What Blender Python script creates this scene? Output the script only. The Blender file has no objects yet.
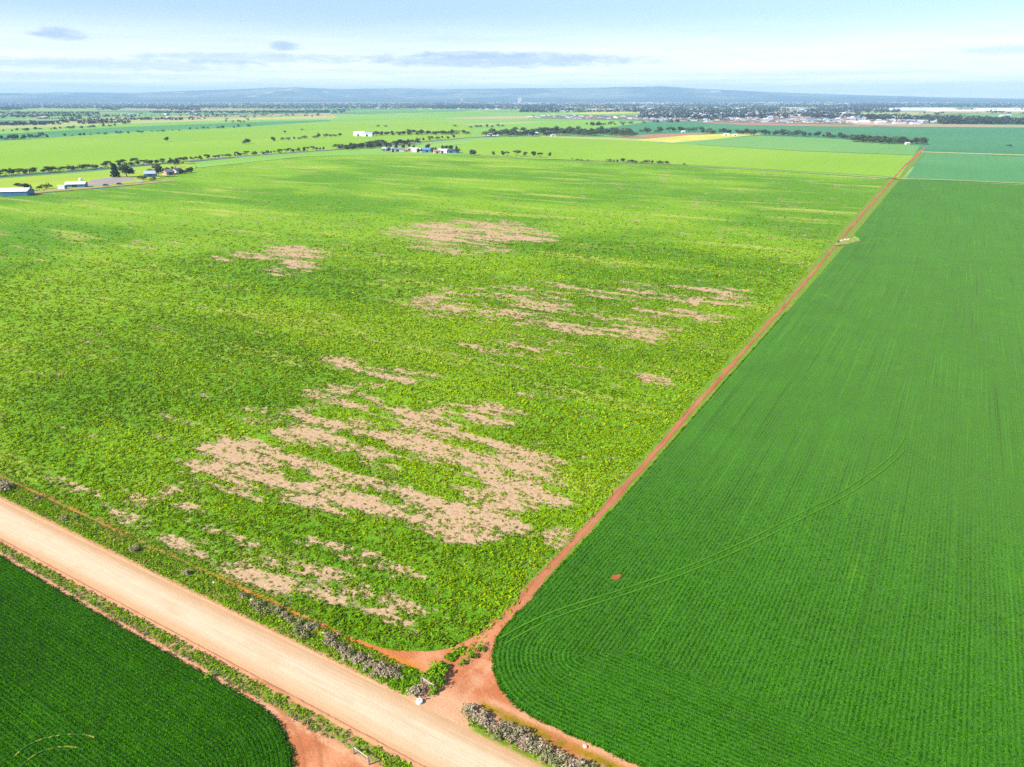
import bpy, math, random
import numpy as np

rng = np.random.default_rng(7)
random.seed(7)
S = bpy.context.scene
COL = S.collection
PI = math.pi
R = math.radians

# ------------------------------------------------------------------ survey frame
# World X runs along the gravel road, world Y along the red farm track.
F, H = 720.0, 70.0
P = math.atan((383.5 - 98.0) / F)
cP, sP = math.cos(P), math.sin(P)
T = R(30.15)
cT, sT = math.cos(T), math.sin(T)


def G(x, y, h=0.0):
    """Ground point (world X, Y) surveyed from the photograph."""
    v = (y - 383.5) / F
    u = (x - 512) / F
    k = (H - h) / (v * cP + sP)
    X, Y = u * k, (cP - v * sP) * k
    return X * cT - Y * sT, X * sT + Y * cT


def mpp(y):
    """metres per photograph pixel at ground row y"""
    v = (y - 383.5) / F
    return H / (v * cP + sP) / F


def to_px(a, b, z=0.0):
    X = a * cT + b * sT
    Y = -a * sT + b * cT
    dz = z - H
    d = Y * cP - dz * sP
    up = Y * sP + dz * cP
    d = np.where(d > 1, d, 1)
    return 512 + F * X / d, 383.5 - F * up / d, d


# ------------------------------------------------------------------ noise
def _h(ix, iy, s):
    n = (ix.astype(np.int64) * 374761393 + iy.astype(np.int64) * 668265263 + s * 974711) & 0x7FFFFFFF
    n = ((n ^ (n >> 13)) * 1274126177) & 0x7FFFFFFF
    n = n ^ (n >> 16)
    return (n & 0xFFFFF) / float(0xFFFFF)


def vnoise(x, y, s=0):
    x = np.asarray(x, float); y = np.asarray(y, float)
    ix, iy = np.floor(x), np.floor(y)
    fx, fy = x - ix, y - iy
    fx = fx * fx * (3 - 2 * fx); fy = fy * fy * (3 - 2 * fy)
    a, b = _h(ix, iy, s), _h(ix + 1, iy, s)
    c, d = _h(ix, iy + 1, s), _h(ix + 1, iy + 1, s)
    return (a * (1 - fx) + b * fx) * (1 - fy) + (c * (1 - fx) + d * fx) * fy


def fbm(x, y, s=0, o=4):
    t, amp, tot = 0, 0.5, 0
    for i in range(o):
        t = t + amp * vnoise(x * 2 ** i + 17.3 * i, y * 2 ** i - 9.1 * i, s + i)
        tot += amp; amp *= 0.5
    return t / tot


def sstep(a, b, x):
    t = np.clip((x - a) / (b - a), 0, 1)
    return t * t * (3 - 2 * t)


def lin(r, g, b):
    f = lambda c: ((c / 255 + 0.055) / 1.055) ** 2.4 if c > 10 else c / 255 / 12.92
    return np.array([f(r), f(g), f(b)])


EXPO = 0.98
def alb(r, g, b, k=1.55):
    """surface albedo from a colour read off sunlit ground in the photograph"""
    return tuple(np.clip(lin(r, g, b) / k, 0, 0.8))


# ------------------------------------------------------------------ objects
def tag(o, label=None, cat=None, group=None, kind=None):
    if label: o['label'] = label
    if cat: o['category'] = cat
    if group: o['group'] = group
    if kind: o['kind'] = kind
    return o


def link(o, parent=None):
    COL.objects.link(o)
    if parent: o.parent = parent
    return o


def mesh_np(name, V, Fc, mat=None, attrs=None, smooth=False):
    me = bpy.data.meshes.new(name)
    V = np.asarray(V, np.float32); Fc = np.asarray(Fc, np.int32)
    k = Fc.shape[1]
    me.vertices.add(len(V)); me.vertices.foreach_set('co', V.ravel())
    me.loops.add(Fc.size); me.loops.foreach_set('vertex_index', Fc.ravel())
    me.polygons.add(len(Fc)); me.polygons.foreach_set('loop_start', np.arange(0, Fc.size, k, dtype=np.int32))
    if attrs:
        for n, v in attrs.items():
            v = np.asarray(v, np.float32)
            if v.ndim == 1:
                at = me.attributes.new(n, 'FLOAT', 'POINT'); at.data.foreach_set('value', v)
            else:
                if v.shape[1] == 3: v = np.hstack([v, np.ones((len(v), 1), np.float32)])
                at = me.attributes.new(n, 'FLOAT_COLOR', 'POINT'); at.data.foreach_set('color', v.ravel())
    me.update(calc_edges=True)
    me.polygons.foreach_set('use_smooth', np.full(len(Fc), bool(smooth)))
    if mat: me.materials.append(mat)
    return me


def obj(name, me, parent=None):
    return link(bpy.data.objects.new(name, me), parent)


def empty(name, loc, rz=0.0):
    o = bpy.data.objects.new(name, None)
    o.location = loc; o.rotation_euler = (0, 0, rz)
    o.empty_display_size = 0.3
    return link(o)


class MB:
    """collects boxes, prisms and bars into one mesh"""
    def __init__(s): s.v, s.f, s.m = [], [], []
    def poly(s, pts, faces, m=0):
        n = len(s.v); s.v += [tuple(p) for p in pts]
        for f in faces: s.f.append([n + i for i in f]); s.m.append(m)
    def box(s, x0, x1, y0, y1, z0, z1, m=0):
        s.poly([(x0, y0, z0), (x1, y0, z0), (x1, y1, z0), (x0, y1, z0), (x0, y0, z1), (x1, y0, z1), (x1, y1, z1), (x0, y1, z1)],
               [(3, 2, 1, 0), (4, 5, 6, 7), (0, 1, 5, 4), (1, 2, 6, 5), (2, 3, 7, 6), (3, 0, 4, 7)], m)
    def bar(s, p, q, r0, r1, n=6, m=0):
        p, q = np.array(p, float), np.array(q, float)
        d = (q - p) / np.linalg.norm(q - p)
        u = np.cross(d, (0, 0, 1) if abs(d[2]) < .9 else (1, 0, 0)); u /= np.linalg.norm(u); w = np.cross(d, u)
        pts = []
        for c, r in ((p, r0), (q, r1)):
            for i in range(n):
                t = 2 * PI * i / n
                pts.append(c + r * (math.cos(t) * u + math.sin(t) * w))
        s.poly(pts, [(i, (i + 1) % n, n + (i + 1) % n, n + i) for i in range(n)] + [tuple(range(n))[::-1], tuple(range(n, 2 * n))], m)
    def mesh(s, name, mats):
        me = bpy.data.meshes.new(name); me.from_pydata(s.v, [], s.f); me.update()
        for x in (mats if isinstance(mats, (list, tuple)) else [mats]): me.materials.append(x)
        me.polygons.foreach_set('material_index', s.m)
        return me
    def build(s, name, mats, parent=None): return obj(name, s.mesh(name, mats), parent)


# ------------------------------------------------------------------ materials
class NT:
    def __init__(s, name):
        s.mat = bpy.data.materials.new(name); s.mat.use_nodes = True
        s.t = s.mat.node_tree; s.t.nodes.clear()
        s.out = s.t.nodes.new('ShaderNodeOutputMaterial')
    def n(s, typ, ins=None, **kw):
        nd = s.t.nodes.new('ShaderNode' + typ)
        for k, v in kw.items(): setattr(nd, k, v)
        for k, v in (ins or {}).items(): s.set(nd.inputs[k], v)
        return nd
    def set(s, sock, v):
        if isinstance(v, bpy.types.NodeSocket): s.t.links.new(v, sock)
        elif isinstance(v, bpy.types.Node): s.t.links.new(v.outputs[0], sock)
        else:
            if hasattr(v, '__len__') and len(v) == 3 and sock.type == 'RGBA': v = (*v, 1)
            sock.default_value = v
    def math(s, op, a, b=0.0, c=None, clamp=False):
        nd = s.n('Math', operation=op, use_clamp=clamp); s.set(nd.inputs[0], a); s.set(nd.inputs[1], b)
        if c is not None: s.set(nd.inputs[2], c)
        return nd.outputs[0]
    def mix(s, f, a, b, mode='MIX'):
        nd = s.n('Mix', data_type='RGBA', blend_type=mode)
        s.set(nd.inputs[0], f); s.set(nd.inputs[6], a); s.set(nd.inputs[7], b)
        return nd.outputs[2]
    def ramp(s, f, lo, hi):
        nd = s.n('MapRange', interpolation_type='SMOOTHSTEP'); s.set(nd.inputs[0], f)
        nd.inputs[1].default_value = lo; nd.inputs[2].default_value = hi
        return nd.outputs[0]
    def pos(s): return s.n('NewGeometry').outputs['Position']
    def attr(s, n, col=False):
        return s.n('Attribute', attribute_name=n).outputs['Color' if col else 'Fac']
    def vec(s, x, y, z=0.0):
        nd = s.n('CombineXYZ'); s.set(nd.inputs[0], x); s.set(nd.inputs[1], y); s.set(nd.inputs[2], z); return nd.outputs[0]
    def scale(s, v, sc):
        nd = s.n('VectorMath', operation='MULTIPLY'); s.set(nd.inputs[0], v); nd.inputs[1].default_value = sc if hasattr(sc, '__len__') else (sc,) * 3
        return nd.outputs[0]
    def noise(s, v, sc=1.0, det=3.0, rough=0.55):
        nd = s.n('TexNoise'); s.set(nd.inputs['Vector'], s.scale(v, sc)); nd.inputs['Scale'].default_value = 1.0
        nd.inputs['Detail'].default_value = det; nd.inputs['Roughness'].default_value = rough
        return nd.outputs['Fac']
    def bump(s, h, dist=0.1, st=1.0):
        nd = s.n('Bump', {'Height': h}); nd.inputs['Distance'].default_value = dist; nd.inputs['Strength'].default_value = st
        return nd.outputs[0]
    def pbsdf(s, col, rough=0.85, normal=None, spec=0.2, sheen=0.0, sheen_tint=None, metal=0.0):
        b = s.n('BsdfPrincipled'); s.set(b.inputs['Base Color'], col); s.set(b.inputs['Roughness'], rough)
        b.inputs['Specular IOR Level'].default_value = spec; b.inputs['Metallic'].default_value = metal
        if sheen:
            b.inputs['Sheen Weight'].default_value = sheen; b.inputs['Sheen Roughness'].default_value = 0.5
            if sheen_tint is not None: b.inputs['Sheen Tint'].default_value = (*sheen_tint, 1)
        if normal is not None: s.set(b.inputs['Normal'], normal)
        s.set(s.out.inputs[0], b.outputs[0]); return b


def plain(name, col, rough=0.7, var=0.15, sc=1.0, bump=0.0, spec=0.3, metal=0.0):
    m = NT(name); co = m.n('TexCoord').outputs['Object']
    nz = m.noise(co, sc, 4)
    c = m.mix(m.ramp(nz, 0.3, 0.7), tuple(np.array(col) * (1 - var)), tuple(np.clip(np.array(col) * (1 + var), 0, .9)))
    m.pbsdf(c, rough, m.bump(nz, bump) if bump else None, spec, metal=metal)
    return m.mat


def leafy(name, trans=0.25, tint=(1, 1, 1)):
    m = NT(name); c = m.attr('col', True)
    if tint != (1, 1, 1): c = m.mix(1.0, c, tint, 'MULTIPLY')
    d = m.n('BsdfDiffuse', {'Color': c}); t = m.n('BsdfTranslucent', {'Color': c})
    x = m.n('MixShader', {0: trans, 1: d.outputs[0], 2: t.outputs[0]})
    m.set(m.out.inputs[0], x.outputs[0])
    return m.mat


def field_mat(name, c1, c2, sc=0.02, rows=None, row_amt=0.2, sheen=0.15, streak=0.25, c3=None, axis=0):
    """distant crop: broad tint variation, faint drill rows and streaks along the sowing direction"""
    m = NT(name); p = m.pos()
    big = m.noise(p, (sc, sc * 0.6, 1), 3)
    st = m.noise(p, (0.25, 0.004, 1) if axis == 0 else (0.004, 0.25, 1), 3)
    fine = m.noise(p, 0.6, 3)
    c = m.mix(m.ramp(big, 0.3, 0.7), c1, c2)
    if c3 is not None: c = m.mix(m.math('MULTIPLY', m.ramp(m.noise(p, (0.012, 0.05, 1), 5, .65), 0.55, 0.72), .8), c, c3)
    f = m.math('ADD', .90 - streak * .5 - .12, m.math('ADD', m.math('MULTIPLY', st, streak), m.math('MULTIPLY', fine, 0.24)))
    c = m.mix(1.0, c, m.vec(f, f, f), 'MULTIPLY')
    m.pbsdf(c, 0.95, None, 0.05, sheen * .2, (0.7, 1, 0.4))
    return m.mat


M = {}
M['leaf'] = leafy('leaf')
M['tree_leaf'] = leafy('tree_leaf', 0.15)
M['trunk'] = plain('trunk_bark', (.17, .12, .09), .9, .3, 3)
M['white_paint'] = plain('white_steel', (.74, .74, .73), .45, .05, .5)
M['cream'] = plain('cream_wall', (.62, .52, .44), .8, .1, .6)
M['pinkwall'] = plain('pink_brick_wall', (.45, .27, .22), .85, .15, .8)
M['blue_wall'] = plain('blue_steel_wall', (.06, .17, .32), .5, .1, .5)
M['blue_roof'] = plain('blue_steel_roof', (.10, .22, .42), .45, .1, .5)
M['grey_roof'] = plain('grey_roof', (.17, .20, .27), .5, .12, .5)
M['pale_roof'] = plain('pale_blue_roof', (.32, .39, .52), .5, .1, .5)
M['dark_roof'] = plain('dark_roof', (.06, .07, .11), .6, .12, .5)
M['red_roof'] = plain('red_roof', (.36, .10, .08), .7, .15, .5)
M['terra_roof'] = plain('terracotta_roof', (.42, .2, .13), .8, .15, .5)
M['galv'] = plain('galvanised_steel', (.5, .52, .54), .4, .15, 2, metal=.6)
M['post_wood'] = plain('weathered_post', (.27, .22, .18), .85, .25, 6)
M['rail'] = plain('pale_rail', (.40, .35, .30), .7, .15, 4)
M['dark'] = plain('dark_opening', (.03, .03, .035), .5, .1, 1)
M['carpaint_dark'] = plain('dark_car_paint', (.03, .03, .04), .3, .05, 1, spec=.5)
M['carpaint_blue'] = plain('blue_car_paint', (.05, .12, .45), .3, .05, 1, spec=.5)
M['glass'] = plain('car_glass', (.03, .04, .05), .15, .05, 1, spec=.6)
M['rubber'] = plain('tyre_rubber', (.02, .02, .02), .8, .1, 4)
M['rust'] = plain('rusty_wire', (.12, .08, .06), .8, .2, 4)
M['rock'] = plain('pale_limestone', (.58, .42, .36), .9, .2, 4, .05)
M['glasshouse'] = plain('white_glasshouse_film', (.72, .74, .76), .5, .06, .02)


def soil_mat(name, attr='col', bump=.05, sc=3.0):
    m = NT(name); p = m.pos(); c = m.attr(attr, True)
    n1 = m.noise(p, sc, 5, .65); n2 = m.noise(p, sc * .18, 4)
    f = m.math('ADD', .55, m.math('ADD', m.math('MULTIPLY', n1, .5), m.math('MULTIPLY', n2, .4)))
    c = m.mix(1.0, c, m.vec(f, f, f), 'MULTIPLY')
    m.pbsdf(c, .95, m.bump(n1, bump * 2), .1)
    return m.mat


M['soil'] = soil_mat('roadside_soil')


# ------------------------------------------------------------------ foliage generator
def leaves(C, Rad, n, size, cols, rng, up=0.35, shell=0.75, low=-0.15, jit=.25, flat=1.0):
    """n leaf-spray quads on each of the ellipsoids C, Rad; returns verts, faces, colours"""
    N = len(C)
    z = rng.uniform(low, 1, (N, n)); t = rng.uniform(0, 2 * PI, (N, n))
    r = np.sqrt(np.clip(1 - z * z, 0, 1))
    D = np.stack([r * np.cos(t), r * np.sin(t), z], -1)
    rad = shell + (1 - shell) * rng.random((N, n, 1)) ** .5 + rng.normal(0, .06, (N, n, 1))
    Pp = C[:, None, :] + D * rad * Rad[:, None, :]
    nn = D + np.array([0, 0, up]) + rng.normal(0, .55, (N, n, 3))
    nn /= np.linalg.norm(nn, axis=-1, keepdims=True) + 1e-9
    q = rng.normal(0, 1, (N, n, 3))
    u = np.cross(nn, q); u /= np.linalg.norm(u, axis=-1, keepdims=True) + 1e-9
    w = np.cross(nn, u)
    sz = np.asarray(size)
    sz = (sz[:, None] if sz.ndim else np.full((N, 1), float(sz))) * rng.uniform(.6, 1.35, (N, n))
    u = u * sz[..., None] * .5; w = w * sz[..., None] * .5 * rng.uniform(.55, 1.0, (N, n, 1)) * flat
    V = np.stack([Pp - u - w * .6, Pp + u * .2 - w, Pp + u, Pp - u * .3 + w], 2).reshape(-1, 3)
    V[:, 2] = np.maximum(V[:, 2], 0.01)
    Fc = np.arange(N * n * 4).reshape(-1, 4)
    cc = cols[:, None, :] * rng.uniform(1 - jit, 1 + jit, (N, n, 1))
    cc = np.repeat(cc.reshape(-1, 3), 4, 0)
    return V, Fc, cc


def join(parts):
    V, Fc, C, o = [], [], [], 0
    for v, f, c in parts:
        V.append(v); Fc.append(f + o); C.append(c); o += len(v)
    return np.vstack(V), np.vstack(Fc), np.vstack(C)


# ------------------------------------------------------------------ render settings, sky, sun, camera
S.render.engine = 'CYCLES'
S.view_settings.view_transform = 'Standard'
S.view_settings.look = 'None'
S.view_settings.exposure = EXPO
S.view_settings.gamma = 1
S.cycles.use_denoising = False
try: S.cycles.denoiser = 'OPENIMAGEDENOISE'
except Exception: pass
S.cycles.max_bounces = 5
S.cycles.diffuse_bounces = 2
S.cycles.volume_bounces = 0
S.cycles.transparent_max_bounces = 8

cam = bpy.data.cameras.new('camera'); cam.sensor_width = 36; cam.lens = 36 * F / 1024
cam.clip_start = .5; cam.clip_end = 200000
co = link(bpy.data.objects.new('camera', cam)); co.location = (0, 0, H)
co.rotation_euler = (PI / 2 - P, 0, T)
S.camera = co

# shadows fall to the right of and slightly away from the viewer
SUN_EL = R(37)
rt = np.array([cT, sT]); fw = np.array([-sT, cT])
sh = rt * 1.0 + fw * 0.5; sh /= np.linalg.norm(sh)
to_sun = np.array([-sh[0] * math.cos(SUN_EL), -sh[1] * math.cos(SUN_EL), math.sin(SUN_EL)])
sun = bpy.data.lights.new('sun', 'SUN'); sun.energy = 4.8; sun.angle = R(.53); sun.color = (1, .95, .87)
so = link(bpy.data.objects.new('sun', sun))
from mathutils import Vector
so.rotation_euler = Vector(to_sun).to_track_quat('Z', 'Y').to_euler()
so.location = (0, 0, 500)

W = bpy.data.worlds.new('World'); S.world = W; W.use_nodes = True
wn = NT.__new__(NT); wn.t = W.node_tree; wn.t.nodes.clear()
wout = wn.t.nodes.new('ShaderNodeOutputWorld')
sky = wn.n('TexSky'); sky.sky_type = 'NISHITA'; sky.sun_disc = False
sky.sun_elevation = SUN_EL; sky.sun_rotation = math.atan2(to_sun[0], to_sun[1])
sky.air_density = 1.0; sky.dust_density = 1.0; sky.ozone_density = 1.5
dirv = wn.n('TexCoord').outputs['Generated']
sep = wn.n('SeparateXYZ', {0: dirv})
skyv = wn.n('VectorMath', {0: wn.vec(sep.outputs[0], sep.outputs[1], wn.math('MAXIMUM', sep.outputs[2], .012))}, operation='NORMALIZE')
wn.t.links.new(skyv.outputs[0], sky.inputs[0])
zc = wn.math('MAXIMUM', sep.outputs[2], 0.004)
zz = wn.math('ADD', zc, 0.02)
pl = wn.vec(wn.math('DIVIDE', sep.outputs[0], zz), wn.math('DIVIDE', sep.outputs[1], zz))
dens = wn.noise(pl, (.30, .30, 1), 7, .62)
wisp = wn.noise(wn.vec(wn.math('ADD', wn.math('MULTIPLY', sep.outputs[0], cT), wn.math('MULTIPLY', sep.outputs[1], sT)), wn.math('MULTIPLY', zc, 14)), (5, 6, 1), 7, .65)
elm = wn.ramp(zc, 0.0, 0.03)                       # cloud deck thins upward
hi = wn.ramp(zc, 0.10, 0.012)
cl = wn.math('MULTIPLY', wn.math('MULTIPLY_ADD', wn.ramp(wn.math('ADD', wn.math('MULTIPLY', dens, .5), wn.math('MULTIPLY', wisp, .5)), .30, .66), .5, .5), wn.math('ADD', .05, wn.math('MULTIPLY', hi, .95)))
skyc = wn.mix(1.0, sky.outputs[0], (1, 1, 1), 'MULTIPLY')
CLOUD = (9.4, 9.4, 9.4)
skyc = wn.mix(1.0, skyc, (.82, .91, 1.06), 'MULTIPLY')
mixc = wn.mix(cl, skyc, CLOUD)


def pdir(x, y):
    u = (x - 512) / F; v = (y - 383.5) / F
    X, Y, Z = u, cP - v * sP, -v * cP - sP
    d = np.array([X * cT - Y * sT, X * sT + Y * cT, Z]); return d / np.linalg.norm(d)


az = wn.math('ADD', wn.math('ARCTAN2', wn.math('ADD', wn.math('MULTIPLY', sep.outputs[0], rt[0]), wn.math('MULTIPLY', sep.outputs[1], rt[1])),
             wn.math('ADD', wn.math('MULTIPLY', sep.outputs[0], fw[0]), wn.math('MULTIPLY', sep.outputs[1], fw[1]))), 0.0)
edge = wn.noise(wn.vec(az, zc), (40, 160, 1), 5, .6)
# (centre x, y, half width, half height, strength): the few small grey-blue lenticular clouds
for (x, y, hw, hh, st) in [(58, 34, 26, 6, .7), (285, 46, 18, 5, .7), (500, 60, 180, 9, .7), (480, 55, 70, 5, .35), (120, 64, 190, 6, .5), (250, 58, 130, 6, .5), (60, 76, 150, 4, .35),
                           (1010, 50, 50, 5, .35), (380, 72, 260, 3, .22), (760, 74, 240, 3, .22)]:
    d0 = pdir(x, y)
    a0 = math.atan2(d0 @ np.array([*rt, 0]), d0 @ np.array([*fw, 0])); z0 = d0[2]
    ux = wn.math('MULTIPLY', wn.math('SUBTRACT', az, a0), F / hw * 1.1)
    uy = wn.math('MULTIPLY', wn.math('SUBTRACT', zc, z0), F / hh * 1.05)
    d2 = wn.math('ADD', wn.math('MULTIPLY', ux, ux), wn.math('MULTIPLY', uy, uy))
    mk = wn.math('SUBTRACT', wn.math('ADD', 1.0, wn.math('MULTIPLY', edge, 1.6)), wn.math('ADD', d2, .8))
    mk = wn.math('MULTIPLY', wn.ramp(mk, 0.0, 1.0), st)
    mixc = wn.mix(mk, mixc, (2.3, 3.1, 4.6))
bg = wn.n('Background', {'Color': mixc, 'Strength': .095})
wn.t.links.new(bg.outputs[0], wout.inputs[0])

# ------------------------------------------------------------------ ground sheet to the horizon
def grid(xs, ys, z=0.0):
    xs = np.asarray(xs, float); ys = np.asarray(ys, float)
    X, Y = np.meshgrid(xs, ys)
    V = np.stack([X.ravel(), Y.ravel(), np.full(X.size, z)], 1)
    nx, ny = len(xs), len(ys)
    i = np.arange(nx * ny).reshape(ny, nx)
    Fc = np.stack([i[:-1, :-1].ravel(), i[:-1, 1:].ravel(), i[1:, 1:].ravel(), i[1:, :-1].ravel()], 1)
    return V, Fc


def geo(a, b, n): return list(np.geomspace(a, b, n))


ax = [-x for x in geo(400, 24000, 26)][::-1] + list(np.linspace(-360, 360, 19)) + geo(400, 24000, 26)
V, Fc = grid(ax, ax, -.05)
m = NT('plain_ground'); p = m.pos()
vor = m.n('TexVoronoi', {'Vector': m.scale(p, (1 / 900., 1 / 520., 0)), 'Scale': 1.0}, distance='CHEBYCHEV', feature='F1')
cellc = m.n('SeparateColor', {0: vor.outputs['Color']})
c = m.mix(m.ramp(cellc.outputs[0], .25, .3), alb(120, 170, 80), alb(150, 195, 95))
c = m.mix(m.ramp(cellc.outputs[1], .55, .6), c, alb(175, 185, 115))
c = m.mix(m.ramp(cellc.outputs[2], .72, .76), c, alb(200, 180, 140))
c = m.mix(m.ramp(cellc.outputs[2], .30, .26), c, alb(95, 160, 105))
nz = m.noise(p, .02, 5, .65)
c = m.mix(m.math('MULTIPLY', m.ramp(nz, .3, .75), .35), c, alb(110, 120, 60))
m.pbsdf(c, .95, None, .1)
tag(obj('ground', mesh_np('ground', V, Fc, m.mat)), kind='structure')

# ------------------------------------------------------------------ mid-distance fields (thin crop sheets on the ground)
def sheet(name, px, mat, z, h=0.0):
    pts = [G(*q) for q in px]
    mb = MB(); mb.poly([(a, b, z) for a, b in pts], [tuple(range(len(pts)))])
    me = mb.mesh(name, mat)
    import bmesh
    bm = bmesh.new(); bm.from_mesh(me); bmesh.ops.triangulate(bm, faces=bm.faces[:]); 
    for f in bm.faces:
        if f.normal.z < 0: f.normal_flip()
    bm.to_mesh(me); bm.free()
    return tag(obj(name, me), kind='structure')


lime = field_mat('lime_crop', alb(152, 196, 44), alb(164, 203, 58), .004, streak=.16)
lime2 = field_mat('soft_green_crop', alb(140, 195, 66), alb(160, 205, 86), .003, streak=.2)
teal = field_mat('blue_green_wheat', alb(94, 160, 92), alb(108, 170, 104), .004, streak=.16)
teal2 = field_mat('deep_blue_green_wheat', alb(84, 148, 98), alb(94, 160, 108), .003, streak=.16)
pale = field_mat('pale_green_crop', alb(126, 180, 92), alb(138, 190, 100), .004, streak=.15)
yel = field_mat('canola_bloom', alb(225, 220, 95), alb(240, 232, 110), .02, streak=.1)
stub = field_mat('stubble', alb(200, 200, 125), alb(190, 205, 120), .01, streak=.2)
tan = field_mat('dry_stubble', alb(215, 195, 150), alb(205, 190, 140), .01, streak=.2)
redsoil = field_mat('red_tilled_soil', alb(200, 140, 115), alb(205, 155, 125), .02, streak=.2)
yard_m = field_mat('grey_hardstand_gravel', alb(178, 165, 160), alb(190, 178, 170), .05, streak=.1, sheen=0)
asph = field_mat('worn_asphalt', alb(135, 135, 140), alb(150, 148, 150), .05, streak=.1, sheen=0)
yl = field_mat('yellow_green_pasture', alb(185, 208, 60), alb(165, 200, 60), .01, streak=.2)

Z = .05
def nz_():
    global Z
    Z += .012
    return Z
# far left / middle plain
sheet('pasture_field', [(-120, 150), (-120, 128), (250, 117), (560, 109), (760, 115), (600, 132), (430, 140), (0, 165)], lime2, nz_())
sheet('crop_field', [(-160, 131), (-160, 125), (60, 121), (230, 117.5), (340, 117), (330, 119), (200, 121), (0, 129)], stub, nz_())
sheet('crop_field', [(-160, 146), (-160, 136), (0, 134), (125, 127), (230, 123), (330, 119.8), (330, 121), (250, 126.5), (130, 132), (0, 141)], teal, nz_())
sheet('crop_field', [(-60, 124), (0, 123), (200, 115.5), (330, 113.2), (330, 114.5), (210, 117)], tan, nz_())
sheet('crop_field', [(150, 122.0), (250, 118.0), (335, 115.5), (335, 116.8), (260, 119.2)], field_mat('yellow_stubble', alb(225, 210, 120), alb(215, 205, 125), .01), nz_())
sheet('crop_field', [(-160, 118), (0, 115), (300, 110.2), (480, 109), (480, 110), (300, 112.5), (0, 119)], pale, nz_())
sheet('crop_field', [(-160, 188), (-160, 146), (0, 141), (130, 133.5), (250, 127.5), (340, 122), (430, 119), (470, 126), (470, 136.8), (330, 150.0), (180, 161.6), (110, 167.4), (60, 171.6), (0, 176)], lime, nz_())
sheet('fallow_strip', [(440, 118.2), (500, 116.2), (560, 116), (590, 117), (520, 118.6), (470, 119)], tan, nz_())
sheet('fallow_strip', [(455, 124.5), (510, 122.2), (560, 121), (520, 123.5), (480, 125)], stub, nz_())
sheet('crop_field', [(545, 133), (600, 129), (650, 121.5), (700, 122.3), (760, 124.2), (860, 126.3), (1060, 127.8), (1200, 128.5), (1200, 162), (925, 153), (860, 145), (700, 136)], teal2, nz_())
sheet('tilled_strip', [(690, 121.8), (760, 122.8), (860, 125.2), (900, 126.2), (840, 126.6), (745, 124.9)], redsoil, nz_())
sheet('crop_field', [(905, 179.5), (925, 153), (975, 154.5), (1024, 157.2), (1180, 164), (1180, 194), (1024, 184)], teal, nz_())
sheet('crop_field', [(470, 154), (455, 147), (470, 140), (560, 136.5), (640, 140), (700, 145.2), (800, 151.5), (914, 155.5), (899, 178), (880, 176), (690, 165), (520, 158)], lime, nz_())
sheet('crop_field', [(330, 156), (400, 147.5), (470, 141), (500, 138), (560, 136), (545, 137.5), (480, 141.5), (440, 147), (470, 155)], lime2, nz_())
sheet('stubble_strip', [(525, 135.5), (620, 138), (680, 143.5), (690, 145), (640, 141), (560, 138)], stub, nz_())
sheet('crop_field', [(650, 142.8), (760, 135.8), (830, 138.5), (920, 146), (914, 155.2), (800, 151), (700, 145)], pale, nz_())
sheet('tilled_strip', [(612, 137.5), (650, 134.5), (715, 132.5), (690, 135.5), (665, 139)], redsoil, nz_())
sheet('canola_strip', [(632, 140), (665, 137.5), (690, 135.2), (722, 134), (765, 134), (712, 139.5), (672, 142.8)], yel, nz_())
sheet('track_verge', [(918, 151.5), (1024, 154.8), (1180, 160), (1180, 161), (1024, 155.8), (918, 152.3)], stub, nz_())
# farm corner on the left: yellow-green paddock, hardstand yard, bare edge
sheet('pasture_field', [(-180, 205), (-180, 190), (0, 179), (90, 172), (190, 162), (196, 168), (150, 181), (60, 191), (0, 197)], yl, nz_())
sheet('farm_yard', [(84, 187.5), (92, 180), (112, 177.8), (134, 178.2), (136, 180), (112, 184.5)], yard_m, nz_())
sheet('bare_strip', [(28, 192.5), (52, 190.2), (95, 187.2), (140, 182.4), (170, 180.2), (176, 181.2), (140, 184.6), (90, 189), (30, 194)], field_mat('bare_edge', alb(205, 165, 120), alb(165, 170, 90), .15, streak=.1), nz_())
sheet('pasture_field', [(183, 163.6), (250, 156.6), (330, 150.8), (395, 146), (455, 147.5), (470, 154.6), (430, 154.2), (360, 155), (300, 157), (200, 168)], lime2, nz_())
road_px = [(-120, 185.8), (0, 176.4), (60, 172), (110, 167.8), (180, 162), (250, 156.2), (330, 150.2), (400, 144.2), (470, 137.6), (540, 133.6), (600, 131.5)]
sheet('sealed_road', [(x, y - .55 * (1 if x < 300 else .6)) for x, y in road_px] + [(x, y + .55 * (1 if x < 300 else .6)) for x, y in road_px[::-1]], asph, nz_())

# ------------------------------------------------------------------ near ground along the gravel road
def seg_band(x, lo, hi, w): return sstep(lo - w, lo + w, x) * (1 - sstep(hi - w, hi + w, x))


xs = np.arange(-210, 60, .25); ys = np.arange(22, 76, .25)
V, Fc = grid(xs, ys, .0)
a, b = V[:, 0], V[:, 1]
n1 = fbm(a * .35, b * .35, 3); n2 = fbm(a * 1.6, b * 1.6, 9, 3); wob = (fbm(a * .15, b * .15, 5) - .5) * 1.2
red = np.array(alb(230, 158, 112)); red2 = np.array(alb(205, 125, 80)); sand = np.array(alb(232, 178, 135)); moss = np.array(alb(178, 135, 28)); orange = np.array(alb(222, 140, 48))
dry = np.array(alb(178, 150, 105)); grn = np.array(alb(124, 152, 34))
n1s = sstep(.3, .7, n1); cc = red[None] * n1s[:, None] + red2[None] * (1 - n1s[:, None])
eS = 43.1 + .6 * sstep(40, 90, -46 - a)
def blend(cc, c, f): return cc * (1 - f[:, None]) + c[None] * f[:, None]
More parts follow.
